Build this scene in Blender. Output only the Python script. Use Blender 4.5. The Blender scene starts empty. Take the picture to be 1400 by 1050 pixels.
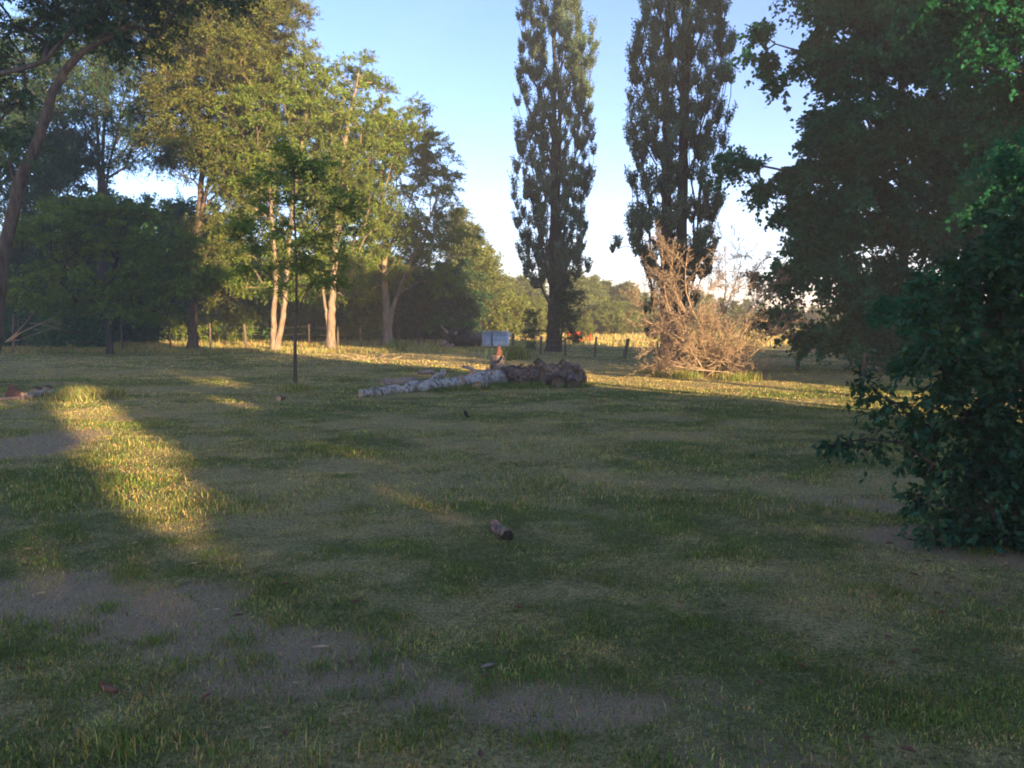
import bpy, math, random
import numpy as np
from math import radians as R
random.seed(7); RNG = np.random.default_rng(7)
sc = bpy.context.scene
COL = sc.collection

# ------------------------------------------------------------------ camera, world, sun, exposure
CAM_Z = 1.7; FPX = 1050.0; PITCH = math.atan(90/1050)
cam_d = bpy.data.cameras.new("camera"); cam = bpy.data.objects.new("camera", cam_d); COL.objects.link(cam)
cam.location = (0, 0, CAM_Z); cam.rotation_euler = (math.pi/2 - PITCH, 0, 0)
cam_d.sensor_width = 36; cam_d.lens = 27; cam_d.clip_end = 3000; cam_d.clip_start = 0.05
sc.camera = cam

SUN_EL = R(9.5)
SDIR = np.array([0.60, -0.80, 0.0])              # horizontal direction towards the sun (behind, to the right)
world = bpy.data.worlds.new("World"); sc.world = world; world.use_nodes = True
wn = world.node_tree.nodes; wl = world.node_tree.links
bg = wn["Background"]; sky = wn.new("ShaderNodeTexSky"); sky.sky_type = 'NISHITA'; sky.sun_disc = False
sky.sun_elevation = SUN_EL; sky.sun_rotation = math.atan2(SDIR[0], SDIR[1])
sky.air_density = 0.8; sky.dust_density = 0.1; sky.ozone_density = 3.0; sky.altitude = 50
tn = wn.new("ShaderNodeMix"); tn.data_type = 'RGBA'; tn.blend_type = 'MULTIPLY'; tn.inputs[0].default_value = 1; tn.inputs[7].default_value = (1.05, .915, .985, 1)
wl.new(sky.outputs[0], tn.inputs[6]); wl.new(tn.outputs[2], bg.inputs[0]); bg.inputs[1].default_value = 0.10
sl = bpy.data.lights.new("sun", 'SUN'); sun = bpy.data.objects.new("sun", sl); COL.objects.link(sun)
sl.energy = 5.0; sl.angle = R(0.55); sl.color = (1.0, 0.70, 0.38)
sun.rotation_euler = (math.pi/2 - SUN_EL, 0, math.atan2(SDIR[0], -SDIR[1]))
sun.location = (30, -40, 30)
sc.view_settings.view_transform = 'Standard'; sc.view_settings.look = 'None'
sc.view_settings.exposure = 2.25; sc.view_settings.gamma = 1
sc.cycles.max_bounces = 5; sc.cycles.diffuse_bounces = 3; sc.cycles.glossy_bounces = 2
sc.cycles.transmission_bounces = 3; sc.cycles.transparent_max_bounces = 6
sc.cycles.caustics_reflective = False; sc.cycles.caustics_refractive = False
sc.cycles.filter_width = 1.9

# ------------------------------------------------------------------ helpers
def ray(px, py):
    u = (px-700)/FPX; v = (525-py)/FPX; c, s = math.cos(PITCH), math.sin(PITCH)
    return np.array([u, c+v*s, -s+v*c])
def P(px, py, y):                                 # point at world depth y seen in that direction
    d = ray(px, py); return np.array([0, 0, CAM_Z]) + d*(y/d[1])
def vnoise(x, y, seed=0):
    xi = np.floor(x).astype(np.int64); yi = np.floor(y).astype(np.int64); fx = x-xi; fy = y-yi
    fx = fx*fx*(3-2*fx); fy = fy*fy*(3-2*fy)
    def h(a, b):
        n = (a*374761393 + b*668265263 + seed*1442695041) & 0x7fffffff
        n = ((n ^ (n >> 13))*1274126177) & 0x7fffffff
        return ((n ^ (n >> 16)) & 0xffff)/65535.0
    return (h(xi, yi)*(1-fx)+h(xi+1, yi)*fx)*(1-fy)+(h(xi, yi+1)*(1-fx)+h(xi+1, yi+1)*fx)*fy
def fbm(x, y, seed=0, oct=4):
    t = 0; a = .5; n = 0
    for i in range(oct):
        t = t+a*vnoise(x*2**i, y*2**i, seed+i*17); n += a; a *= .55
    return t/n
def sstep(a, b, x):
    t = np.clip((x-a)/(b-a), 0, 1); return t*t*(3-2*t)
def hz(x, y):                                     # terrain height
    x = np.asarray(x, float); y = np.asarray(y, float)
    far = sstep(60, 220, y)
    return (fbm(x*.35+9, y*.35+4, 3, 3)-.5)*.12 + (fbm(x*1.7, y*1.7, 5, 2)-.5)*.035*sstep(60, 30, y) + far*1.2
def G(px, py):                                    # ground point seen at that pixel
    d = ray(px, py); t = CAM_Z/(-d[2]); 
    for _ in range(4):
        p = d*t; t = (CAM_Z-float(hz(p[0], p[1])))/(-d[2])
    p = d*t; return np.array([p[0], p[1], float(hz(p[0], p[1]))])

def mesh_obj(name, verts, faces, mats, parent=None, colors=None, smooth=False, mat_idx=None, origin=None):
    """verts (N,3); faces: list of lists, or an (M,k) array, or a list of arrays of different k"""
    me = bpy.data.meshes.new(name)
    verts = np.asarray(verts, np.float32)
    if origin is not None: verts = verts-np.asarray(origin, np.float32)
    if isinstance(faces, np.ndarray): faces = [faces]
    if len(faces) and isinstance(faces[0], np.ndarray) and faces[0].ndim == 2:
        loops = np.concatenate([f.ravel() for f in faces]).astype(np.int32)
        tot = np.concatenate([np.full(len(f), f.shape[1]) for f in faces]).astype(np.int32)
    else:
        loops = np.array([i for f in faces for i in f], np.int32); tot = np.array([len(f) for f in faces], np.int32)
    start = np.zeros(len(tot), np.int32); start[1:] = np.cumsum(tot)[:-1]
    me.vertices.add(len(verts)); me.vertices.foreach_set("co", verts.ravel())
    me.loops.add(len(loops)); me.loops.foreach_set("vertex_index", loops)
    me.polygons.add(len(tot)); me.polygons.foreach_set("loop_start", start)
    try: me.polygons.foreach_set("loop_total", tot)
    except Exception: pass
    if smooth: me.polygons.foreach_set("use_smooth", np.ones(len(tot), bool))
    if not isinstance(mats, (list, tuple)): mats = [mats]
    for m in mats: me.materials.append(m)
    if mat_idx is not None: me.polygons.foreach_set("material_index", np.asarray(mat_idx, np.int32))
    if colors is not None:
        a = me.color_attributes.new("tint", 'FLOAT_COLOR', 'POINT')
        c = np.ones((len(verts), 4), np.float32); c[:, :3] = colors; a.data.foreach_set("color", c.ravel())
    me.update(calc_edges=True)
    o = bpy.data.objects.new(name, me); COL.objects.link(o)
    if parent is not None: o.parent = parent
    elif origin is not None: o.location = [float(v) for v in origin]
    return o
def tag(o, label=None, cat=None, group=None, kind=None):
    if label: o["label"] = label
    if cat: o["category"] = cat
    if group: o["group"] = group
    if kind: o["kind"] = kind
    return o
def thing(name, loc, label, cat, group=None):
    o = bpy.data.objects.new(name, None); COL.objects.link(o); o.empty_display_size = .2
    o.location = [float(v) for v in loc]; return tag(o, label, cat, group)

# ------------------------------------------------------------------ materials
def nodemat(name):
    m = bpy.data.materials.new(name); m.use_nodes = True
    nt = m.node_tree; return m, nt.nodes, nt.links, nt.nodes["Principled BSDF"]
def leaf_mat(name, col, trans=.35, rough=.55, spec=.25):
    m, n, l, b = nodemat(name)
    at = n.new("ShaderNodeAttribute"); at.attribute_name = "tint"
    mx = n.new("ShaderNodeMix"); mx.data_type = 'RGBA'; mx.blend_type = 'MULTIPLY'; mx.inputs[0].default_value = 1
    mx.inputs[6].default_value = (*col, 1); l.new(at.outputs["Color"], mx.inputs[7])
    l.new(mx.outputs[2], b.inputs["Base Color"]); b.inputs["Roughness"].default_value = rough
    b.inputs["Specular IOR Level"].default_value = spec
    tr = n.new("ShaderNodeBsdfTranslucent"); br = n.new("ShaderNodeMix"); br.data_type = 'RGBA'; br.blend_type = 'MULTIPLY'
    br.inputs[0].default_value = 1; l.new(mx.outputs[2], br.inputs[6]); br.inputs[7].default_value = (1.25, 1.3, .6, 1)
    l.new(br.outputs[2], tr.inputs[0])
    ms = n.new("ShaderNodeMixShader"); ms.inputs[0].default_value = trans
    l.new(b.outputs[0], ms.inputs[1]); l.new(tr.outputs[0], ms.inputs[2])
    l.new(ms.outputs[0], n["Material Output"].inputs[0]); return m
def bark_mat(name, c1, c2, scale=8, stretch=.25, bump=.5, rough=.9):
    m, n, l, b = nodemat(name)
    tc = n.new("ShaderNodeTexCoord"); mp = n.new("ShaderNodeMapping"); mp.inputs[3].default_value = (1, 1, stretch)
    no = n.new("ShaderNodeTexNoise"); no.inputs["Scale"].default_value = scale; no.inputs["Detail"].default_value = 7
    no.inputs["Roughness"].default_value = .65
    cr = n.new("ShaderNodeValToRGB"); cr.color_ramp.elements[0].position = .35; cr.color_ramp.elements[1].position = .68
    cr.color_ramp.elements[0].color = (*c1, 1); cr.color_ramp.elements[1].color = (*c2, 1)
    bp = n.new("ShaderNodeBump"); bp.inputs["Strength"].default_value = bump; bp.inputs["Distance"].default_value = .05
    l.new(tc.outputs["Object"], mp.inputs[0]); l.new(mp.outputs[0], no.inputs[0]); l.new(no.outputs[0], cr.inputs[0])
    l.new(cr.outputs[0], b.inputs["Base Color"]); l.new(no.outputs[0], bp.inputs["Height"]); l.new(bp.outputs[0], b.inputs["Normal"])
    b.inputs["Roughness"].default_value = rough; b.inputs["Specular IOR Level"].default_value = .2; return m
M = {}
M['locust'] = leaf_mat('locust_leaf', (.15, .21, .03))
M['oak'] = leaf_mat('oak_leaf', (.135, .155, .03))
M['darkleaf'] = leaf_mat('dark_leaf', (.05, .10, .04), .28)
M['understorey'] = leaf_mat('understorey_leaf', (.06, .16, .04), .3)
M['poplar'] = leaf_mat('poplar_leaf', (.11, .165, .11), .3, .55, .12)
M['maple'] = leaf_mat('maple_leaf', (.022, .13, .06), .38, .7, .03)
M['bush'] = leaf_mat('bush_leaf', (.036, .095, .045), .3, .5, .12)
M['willow'] = leaf_mat('willow_leaf', (.17, .20, .045), .35)
M['conifer'] = leaf_mat('conifer_needles', (.13, .165, .05), .15)
M['pine'] = leaf_mat('pine_needles', (.12, .14, .04), .15)
M['grass'] = leaf_mat('grass_blade', (1, 1, 1), .3, .6, .2)
M['bark'] = bark_mat('grey_brown_bark', (.05, .035, .026), (.17, .125, .09))
M['bark_pale'] = bark_mat('pale_bark', (.12, .085, .06), (.34, .26, .19))
M['bark_dark'] = bark_mat('dark_bark', (.03, .024, .02), (.10, .08, .062), 10, .15, .9)
M['deadwood'] = bark_mat('dead_wood', (.20, .145, .10), (.43, .32, .21), 20, .4, .3)
M['post'] = bark_mat('weathered_post', (.07, .05, .038), (.2, .15, .11), 25, .12, .6)
M['logbark'] = bark_mat('rough_log_bark', (.05, .035, .028), (.36, .25, .18), 14, 1, 1.0)
M['branchwood'] = bark_mat('peeled_branch', (.24, .15, .11), (.48, .34, .26), 14, .6, .4)
M['cutwood'] = bark_mat('cut_wood', (.42, .27, .15), (.66, .47, .3), 30, 1, .3)
M['oldcut'] = bark_mat('weathered_cut_end', (.12, .08, .055), (.30, .21, .14), 22, 1, .5)
M['redwood'] = bark_mat('red_brown_bark', (.12, .05, .03), (.30, .14, .08), 16, 1, .7)
M['blackfeather'] = bark_mat('black_feathers', (.008, .008, .01), (.022, .022, .028), 40, 1, .2, .5)
def birch():
    m, n, l, b = nodemat('birch_bark')
    tc = n.new("ShaderNodeTexCoord")
    no = n.new("ShaderNodeTexNoise"); no.inputs["Scale"].default_value = 14; no.inputs["Detail"].default_value = 7
    n2 = n.new("ShaderNodeTexNoise"); n2.inputs["Scale"].default_value = 3.2; n2.inputs["Detail"].default_value = 5; n2.inputs["Roughness"].default_value = .7
    cr = n.new("ShaderNodeValToRGB"); e = cr.color_ramp.elements
    e[0].position = .36; e[0].color = (.035, .028, .024, 1); e[1].position = .46; e[1].color = (.40, .36, .30, 1)
    e2 = cr.color_ramp.elements.new(.75); e2.color = (.58, .53, .45, 1)
    mx = n.new("ShaderNodeMix"); mx.data_type = 'RGBA'
    c2 = n.new("ShaderNodeValToRGB"); c2.color_ramp.elements[0].position = .5; c2.color_ramp.elements[1].position = .62
    l.new(tc.outputs["Object"], no.inputs[0]); l.new(tc.outputs["Object"], n2.inputs[0])
    l.new(no.outputs[0], cr.inputs[0]); l.new(n2.outputs[0], c2.inputs[0]); l.new(c2.outputs[0], mx.inputs[0])
    l.new(cr.outputs[0], mx.inputs[6]); mx.inputs[7].default_value = (.2, .16, .13, 1)
    l.new(mx.outputs[2], b.inputs["Base Color"])
    bp = n.new("ShaderNodeBump"); bp.inputs["Strength"].default_value = .7; bp.inputs["Distance"].default_value = .03
    l.new(no.outputs[0], bp.inputs["Height"]); l.new(bp.outputs[0], b.inputs["Normal"]); b.inputs["Roughness"].default_value = .8
    return m
M['birch'] = birch()
def metal(name, c, c2, rough, met=0.0):
    m = bark_mat(name, c, c2, 6, .3, .05, rough); m.node_tree.nodes["Principled BSDF"].inputs["Metallic"].default_value = met; return m
M['zinc'] = metal('zinc_sheet', (.34, .38, .41), (.52, .56, .59), .45, .3)
M['wire'] = metal('fence_wire', (.12, .11, .1), (.2, .18, .16), .6, .5)
M['redpaint'] = metal('red_machine_paint', (.42, .05, .015), (.62, .10, .03), .45)
M['rust'] = metal('rusty_steel', (.10, .045, .025), (.22, .10, .05), .85)
M['white'] = metal('white_plastic', (.7, .7, .68), (.8, .8, .78), .5)
M['rubber'] = metal('old_rubber', (.02, .02, .02), (.04, .035, .03), .9)
M['brownheap'] = bark_mat('brown_brush', (.11, .06, .045), (.25, .15, .11), 12, 1, 1)

# ------------------------------------------------------------------ ground colour masks shared by soil and blades
SOIL = [  # (x, y, rx, ry) of trodden bare soil ellipses, from the photo's ground pixels
]
for (px, py, rpx, ry) in [(40, 812, 130, .40), (190, 842, 120, .36), (300, 868, 110, .36), (400, 892, 120, .34), (470, 905, 60, .25), (560, 950, 120, .18),
                          (690, 965, 110, .16), (800, 985, 90, .12), (40, 602, 90, 1.1), (1290, 745, 120, .5), (1180, 690, 70, .25)]:
    g = G(px, py); SOIL.append((g[0], g[1], rpx*g[1]/FPX, ry))
def masks(x, y):
    w = 0.0
    wx = x+(fbm(x*1.4, y*1.4, 31)-.5)*.9; wy = y+(fbm(x*1.4+7, y*1.4, 37)-.5)*.7
    bare = np.zeros_like(x)
    for (cx, cy, rx, ry) in SOIL:
        d = np.sqrt(((wx-cx)/(rx*1.1))**2+((wy-cy)/(ry*1.15))**2); bare = np.maximum(bare, sstep(1.2, .75, d))
    spots = sstep(.66, .76, fbm(x*1.1+50, y*1.1, 41))*.55*sstep(14, 8, y)
    bare = np.maximum(bare, spots)
    bare = bare*sstep(.25, .5, fbm(x*3.5, y*3.5, 43)+.15*bare+.08)
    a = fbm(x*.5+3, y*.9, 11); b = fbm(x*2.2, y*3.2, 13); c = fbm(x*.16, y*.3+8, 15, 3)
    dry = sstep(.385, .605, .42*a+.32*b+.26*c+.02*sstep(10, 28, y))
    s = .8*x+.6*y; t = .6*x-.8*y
    mown = sstep(13, 15, s)*sstep(22, 19, s)*sstep(-10, -13, t)      # dry mown straw, strengthened to paint the sunlit band's gold into the colour
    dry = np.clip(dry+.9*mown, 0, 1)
    dry = np.maximum(dry, sstep(48, 56, y)*.85)                    # the hay field beyond the fence
    fy = 39+.0*x; bank = np.exp(-((y-43)/3.0)**2)*sstep(2, -4, x)
    dry = np.clip(dry+.5*bank*b*1.4, 0, 1)
    return bare, dry

def ground():
    def axis(lo, d0, d1, hi, step):
        a = list(np.arange(d0, d1+1e-6, step)); s = step; v = d1
        while v < hi: s *= 1.22; v += s; a.append(v)
        s = step; v = d0; pre = []
        while v > lo: s *= 1.22; v -= s; pre.append(v)
        return np.array(pre[::-1]+a)
    xs = axis(-900, -22, 22, 900, .16); ys = axis(-300, 1.5, 34, 1500, .14)
    X, Y = np.meshgrid(xs, ys); x = X.ravel(); y = Y.ravel(); z = hz(x, y)
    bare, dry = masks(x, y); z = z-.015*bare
    ny, nx = X.shape; i = np.arange(ny*nx).reshape(ny, nx)
    F = np.stack([i[:-1, :-1], i[:-1, 1:], i[1:, 1:], i[1:, :-1]], -1).reshape(-1, 4)
    m, n, l, b = nodemat('meadow_ground')
    at = n.new("ShaderNodeAttribute"); at.attribute_name = "tint"; sp = n.new("ShaderNodeSeparateColor"); l.new(at.outputs["Color"], sp.inputs[0])
    tc = n.new("ShaderNodeTexCoord")
    def noise(s, d=8, r=.6):
        q = n.new("ShaderNodeTexNoise"); q.inputs["Scale"].default_value = s; q.inputs["Detail"].default_value = d; q.inputs["Roughness"].default_value = r
        l.new(tc.outputs["Object"], q.inputs[0]); return q
    def ramp(src, p0, c0, p1, c1):
        r = n.new("ShaderNodeValToRGB"); r.color_ramp.elements[0].position = p0; r.color_ramp.elements[1].position = p1
        r.color_ramp.elements[0].color = (*c0, 1); r.color_ramp.elements[1].color = (*c1, 1); l.new(src, r.inputs[0]); return r
    def mix(f, a_, b_):
        q = n.new("ShaderNodeMix"); q.data_type = 'RGBA'; l.new(f, q.inputs[0]); l.new(a_, q.inputs[6]); l.new(b_, q.inputs[7]); return q
    nA = noise(9); nB = noise(45, 6, .7); nC = noise(160, 4, .7)
    gr = ramp(nB.outputs[0], .36, (.05, .06, .02), .64, (.20, .19, .06))
    dr = ramp(nB.outputs[0], .36, (.13, .105, .04), .64, (.46, .375, .17))
    so = ramp(nC.outputs[0], .38, (.16, .105, .06), .62, (.50, .36, .22))
    ad = n.new("ShaderNodeMath"); ad.operation = 'MULTIPLY_ADD'; l.new(nA.outputs[0], ad.inputs[0]); ad.inputs[1].default_value = 2.2; ad.inputs[2].default_value = -1.1
    ad2 = n.new("ShaderNodeMath"); ad2.operation = 'ADD'; ad2.use_clamp = True; l.new(ad.outputs[0], ad2.inputs[0]); l.new(sp.outputs[1], ad2.inputs[1])
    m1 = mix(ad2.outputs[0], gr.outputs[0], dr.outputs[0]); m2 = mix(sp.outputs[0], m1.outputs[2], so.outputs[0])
    l.new(m2.outputs[2], b.inputs["Base Color"]); b.inputs["Roughness"].default_value = .95; b.inputs["Specular IOR Level"].default_value = .1
    bp = n.new("ShaderNodeBump"); bp.inputs["Strength"].default_value = .8; bp.inputs["Distance"].default_value = .03
    sm = n.new("ShaderNodeMath"); sm.operation = 'ADD'; l.new(nB.outputs[0], sm.inputs[0]); l.new(nA.outputs[0], sm.inputs[1])
    l.new(sm.outputs[0], bp.inputs["Height"]); l.new(bp.outputs[0], b.inputs["Normal"])
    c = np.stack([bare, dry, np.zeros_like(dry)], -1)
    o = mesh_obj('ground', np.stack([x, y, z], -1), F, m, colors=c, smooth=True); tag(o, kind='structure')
    return o
ground()

def blades(x, y, h, w, lean, col, flat=None):
    """5-vertex blades (quad + tip); returns verts, quads, tris, colours"""
    n = len(x); z = hz(x, y)-.01
    az = RNG.uniform(0, 2*np.pi, n); fa = RNG.uniform(0, 2*np.pi, n)
    sx, sy = np.cos(fa)*w*.5, np.sin(fa)*w*.5
    lx, ly = np.cos(az)*lean*h, np.sin(az)*lean*h
    hh = h*np.sqrt(np.clip(1-np.minimum(lean, .98)**2, .03, 1))
    V = np.empty((n, 5, 3), np.float32)
    V[:, 0] = np.stack([x-sx, y-sy, z], -1); V[:, 1] = np.stack([x+sx, y+sy, z], -1)
    V[:, 2] = np.stack([x+sx*.75+lx*.38, y+sy*.75+ly*.38, z+hh*.62], -1)
    V[:, 3] = np.stack([x-sx*.75+lx*.38, y-sy*.75+ly*.38, z+hh*.62], -1)
    V[:, 4] = np.stack([x+lx, y+ly, z+hh], -1)
    b = np.arange(n)[:, None]*5
    return V.reshape(-1, 3), b+np.array([[0, 1, 2, 3]]), b+np.array([[3, 2, 4]]), np.repeat(col, 5, 0)
def grass_cols(n, dryp):
    dry = RNG.random(n) < dryp
    g = np.stack([RNG.uniform(.11, .23, n), RNG.uniform(.16, .27, n), RNG.uniform(.03, .07, n)], -1)
    d = np.stack([RNG.uniform(.38, .64, n), RNG.uniform(.30, .50, n), RNG.uniform(.11, .20, n)], -1)
    c = np.where(dry[:, None], d, g); return c*RNG.uniform(.6, 1.3, n)[:, None]
def scatter_fan(n, y0, y1, power=1.0, half=.74):
    y = (y0**power+(y1**power-y0**power)*RNG.random(n))**(1/power)
    x = RNG.uniform(-1, 1, n)*(y*half+.6); return x, y
def lawn():
    VS, Q, T, C = [], [], [], []; off = 0
    def add(x, y, h, w, lean, col):
        nonlocal off
        v, q, t, c = blades(x, y, h, w, lean, col); VS.append(v); Q.append(q+off); T.append(t+off); C.append(c); off += len(v)
    for (n, y0, y1, hm, wm) in [(330000, 2.4, 7, .03, .005), (330000, 7, 14, .034, .0085), (260000, 14, 26, .045, .016), (150000, 26, 50, .06, .034)]:
        x, y = scatter_fan(n, y0, y1, 1.6)
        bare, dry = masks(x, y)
        tuft = sstep(.35, .75, fbm(x*3+5, y*3, 71, 3)); big = sstep(.4, .7, fbm(x*.8, y*.8, 73, 3))
        keep = RNG.random(n) < (1-.93*bare)*(.8+.2*tuft)
        x, y, dry, tuft, big, bare = x[keep], y[keep], dry[keep], tuft[keep], big[keep], bare[keep]; k = len(x)
        h = hm*(.65+.45*tuft+.25*big)*RNG.uniform(.5, 1.5, k)*(1-.35*dry)
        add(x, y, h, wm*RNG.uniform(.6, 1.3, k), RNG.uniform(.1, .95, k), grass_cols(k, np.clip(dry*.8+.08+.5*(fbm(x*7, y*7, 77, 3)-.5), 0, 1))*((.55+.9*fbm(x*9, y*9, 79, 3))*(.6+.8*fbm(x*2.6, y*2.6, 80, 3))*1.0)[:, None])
    # lying straw and long pale stalks
    for (n, y0, y1, L, w) in [(80000, 2.4, 8, .06, .0028), (80000, 8, 20, .09, .006)]:
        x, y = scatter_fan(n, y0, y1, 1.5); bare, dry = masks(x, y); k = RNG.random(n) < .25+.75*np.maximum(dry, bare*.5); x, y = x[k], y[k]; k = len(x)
        c = np.stack([RNG.uniform(.25, .58, k), RNG.uniform(.23, .50, k), RNG.uniform(.10, .24, k)], -1)
        add(x, y, L*RNG.uniform(.4, 1.4, k), np.full(k, w), RNG.uniform(.85, .99, k), c)
    # clover-like tufts of long green grass
    def tufts(pts, n, spread, h, w, dryp):
        for p in pts:
            k = n; x = p[0]+RNG.normal(0, spread, k); y = p[1]+RNG.normal(0, spread, k)
            add(x, y, h*RNG.uniform(.4, 1.3, k), np.full(k, w), RNG.uniform(.05, .8, k), grass_cols(k, np.full(k, dryp)))
    near = [G(random.uniform(0, 1400), random.uniform(700, 1060)) for _ in range(130)]
    tufts(near[:70], 150, .06, .045, .005, .06); tufts(near[70:], 110, .12, .04, .005, .3)
    tufts([G(170, 1035), G(150, 1020), G(300, 1040), G(430, 1045)], 70, .06, .10, .005, .3)
    tufts([G(random.uniform(0, 1300), random.uniform(540, 700)) for _ in range(80)], 220, .22, .065, .009, .3)
    tufts([G(random.gauss(x, 12), 518+random.uniform(-8, 6)) for x in (895, 905, 925, 935, 960, 985, 990, 1005, 1020, 1030)], 420, .22, .24, .012, .3)       # under the dead brush
    tufts([G(x, 478+random.uniform(-2, 4)) for x in range(-60, 640, 6)], 260, .5, .22, .025, .62)            # along the fence
    tufts([G(x, 471+random.uniform(-3, 3)) for x in range(-60, 740, 6)], 300, .8, .3, .035, .75)            # rank grass behind the fence
    tufts([G(540, 480), G(545, 478), G(700, 487), G(708, 490), G(690, 492)], 420, .28, .5, .03, .12)
    tufts([G(x, 534+random.uniform(-1, 3)-(x-500)*.025) for x in range(500, 800, 7)], 230, .16, .14, .013, .12)   # in front of the logs
    tufts([G(x, 543+random.uniform(-6, 6)) for x in range(85, 150, 7)], 260, .2, .22, .012, .35)
    tufts([G(402, 536), G(396, 534), G(410, 535)], 300, .15, .2, .012, .3)
    x = RNG.uniform(-30, 70, 60000); y = RNG.uniform(46, 95, 60000)                                         # hay field
    add(x, y, RNG.uniform(.15, .5, 60000), np.full(60000, .06), RNG.uniform(.1, .8, 60000), grass_cols(60000, np.full(60000, .85)))
    V = np.concatenate(VS); o = mesh_obj('grass', V, [np.concatenate(Q), np.concatenate(T)], M['grass'], colors=np.concatenate(C))
    tag(o, 'short mown grass mixed with dry straw across the meadow', 'grass', kind='stuff')
lawn()

# ------------------------------------------------------------------ wood and foliage builders
class Wood:
    def __init__(s): s.V = []; s.Q = []; s.T = []; s.n = 0; s.mi_q = []; s.mi_t = []
    def tube(s, pts, rad, sides=6, cap=False, capmat=0, rough=0.0, mat=0):
        pts = np.asarray(pts, float); rad = np.asarray(rad, float); k = len(pts)
        if k < 2: return
        tan = np.gradient(pts, axis=0); tan /= np.linalg.norm(tan, axis=1)[:, None]+1e-9
        ref = np.array([0, 0, 1.]) if abs(tan[0][2]) < .8 else np.array([1., 0, 0])
        a = np.linspace(0, 2*np.pi, sides, endpoint=False)
        u = np.cross(tan, ref); u /= np.linalg.norm(u, axis=1)[:, None]+1e-9; v = np.cross(tan, u)
        rr = rad[:, None]*np.ones((k, sides))
        if rough: rr = rr*(1+RNG.normal(0, rough, (k, sides)))
        ring = pts[:, None]+rr[..., None]*(np.cos(a)[None, :, None]*u[:, None]+np.sin(a)[None, :, None]*v[:, None])
        i = np.arange(k*sides).reshape(k, sides)+s.n; j = np.roll(i, -1, 1)
        q = np.stack([i[:-1], j[:-1], j[1:], i[1:]], -1).reshape(-1, 4)
        s.V.append(ring.reshape(-1, 3)); s.Q.append(q); s.mi_q.append(np.full(len(q), mat)); s.n += k*sides
        if cap:
            for e, ringi in ((0, i[0]), (k-1, i[-1])):
                s.V.append((pts[e]+tan[e]*(-.02 if e == 0 else .02)*rad[e])[None]); c = s.n; s.n += 1
                t = np.stack([ringi, np.roll(ringi, -1), np.full(sides, c)], -1)
                s.T.append(t); s.mi_t.append(np.full(len(t), capmat))
    def build(s, name, mats, parent=None, origin=None, smooth=True):
        F = [np.concatenate(s.Q)]; mi = list(np.concatenate(s.mi_q))
        if s.T: F.append(np.concatenate(s.T)); mi += list(np.concatenate(s.mi_t))
        return mesh_obj(name, np.concatenate(s.V), F, mats, parent, smooth=smooth, mat_idx=mi, origin=origin)

def unit(v): return v/(np.linalg.norm(v, axis=-1, keepdims=True)+1e-9)
def leaves_mesh(name, pos, d, nrm, L, W, tint, mat, parent, origin, fold=.12):
    """one folded rhombic leaf per entry"""
    side = unit(np.cross(d, nrm)); up = unit(np.cross(side, d)); n = len(pos)
    V = np.empty((n, 4, 3), np.float32); L = L[:, None]; W = W[:, None]
    V[:, 0] = pos; V[:, 1] = pos+d*L*.45+side*W*.5+up*L*fold; V[:, 2] = pos+d*L; V[:, 3] = pos+d*L*.45-side*W*.5+up*L*fold
    F = (np.arange(n)*4)[:, None]+np.array([[0, 1, 2, 3]])
    return mesh_obj(name, V.reshape(-1, 3), F, mat, parent, colors=np.repeat(tint, 4, 0), origin=origin)
def clump_leaves(C, rad, nleaf, ntwig, leaf, aspect=.5, flat=.6, droop=.3, up=.3, out_from=None, hue=.12, upright=0.0, vary=.3, spread=.05):
    """leaves strung along twigs that radiate from each clump centre"""
    m = len(C); T = ntwig; K = max(1, nleaf//T)
    d = RNG.normal(size=(m, T, 3)); d[..., 2] = d[..., 2]*flat+up*.5
    if out_from is not None:
        o = unit(C-out_from)[:, None]; d = unit(d)+o*.45
    if upright: d = unit(d)*(1-upright)+np.array([0, 0, 1.])*upright*1.4
    d = unit(d); Lt = rad[:, None]*RNG.uniform(.5, 1.15, (m, T))
    u = RNG.uniform(.12, 1.0, (m, T, K))**.8
    pos = C[:, None, None]+d[:, :, None]*(Lt[..., None]*u)[..., None]
    pos[..., 2] -= droop*Lt[..., None]*u**2
    pos += RNG.normal(0, spread, pos.shape)*rad[:, None, None, None]
    ld = unit(d[:, :, None]*.8+RNG.normal(0, .55, pos.shape)-np.array([0, 0, droop*.8]))
    nr = unit(RNG.normal(0, .6, pos.shape)+np.array([0, 0, .9]))
    N = m*T*K; L = leaf*RNG.uniform(.6, 1.3, N)
    tc = RNG.uniform(1-vary, 1+vary, (m, 1, 1, 1))*RNG.uniform(.85, 1.15, (m, T, 1, 1))*RNG.uniform(.75, 1.25, (m, T, K, 1))
    h = RNG.normal(0, hue, (m, T, 1, 1))+RNG.normal(0, hue*.6, (m, T, K, 1))
    tint = tc*np.concatenate([1+h, np.ones_like(h), 1-h*.7], -1)
    return pos.reshape(-1, 3), ld.reshape(-1, 3), nr.reshape(-1, 3), L, L*aspect, np.clip(tint.reshape(-1, 3), .2, 2.6), (C[:, None]+0*d, d, Lt)
def in_ellipsoids(E, dens, rng=RNG, shell=.5):
    """E: list of (centre, (rx,ry,rz)); dens clumps per m3"""
    out = []
    for c, r in E:
        vol = 4.19*r[0]*r[1]*r[2]; n = max(3, int(vol*dens))
        v = unit(rng.normal(size=(n, 3)))*(rng.random((n, 1))**shell); out.append(np.asarray(c)+v*np.asarray(r))
    return np.concatenate(out)
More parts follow.
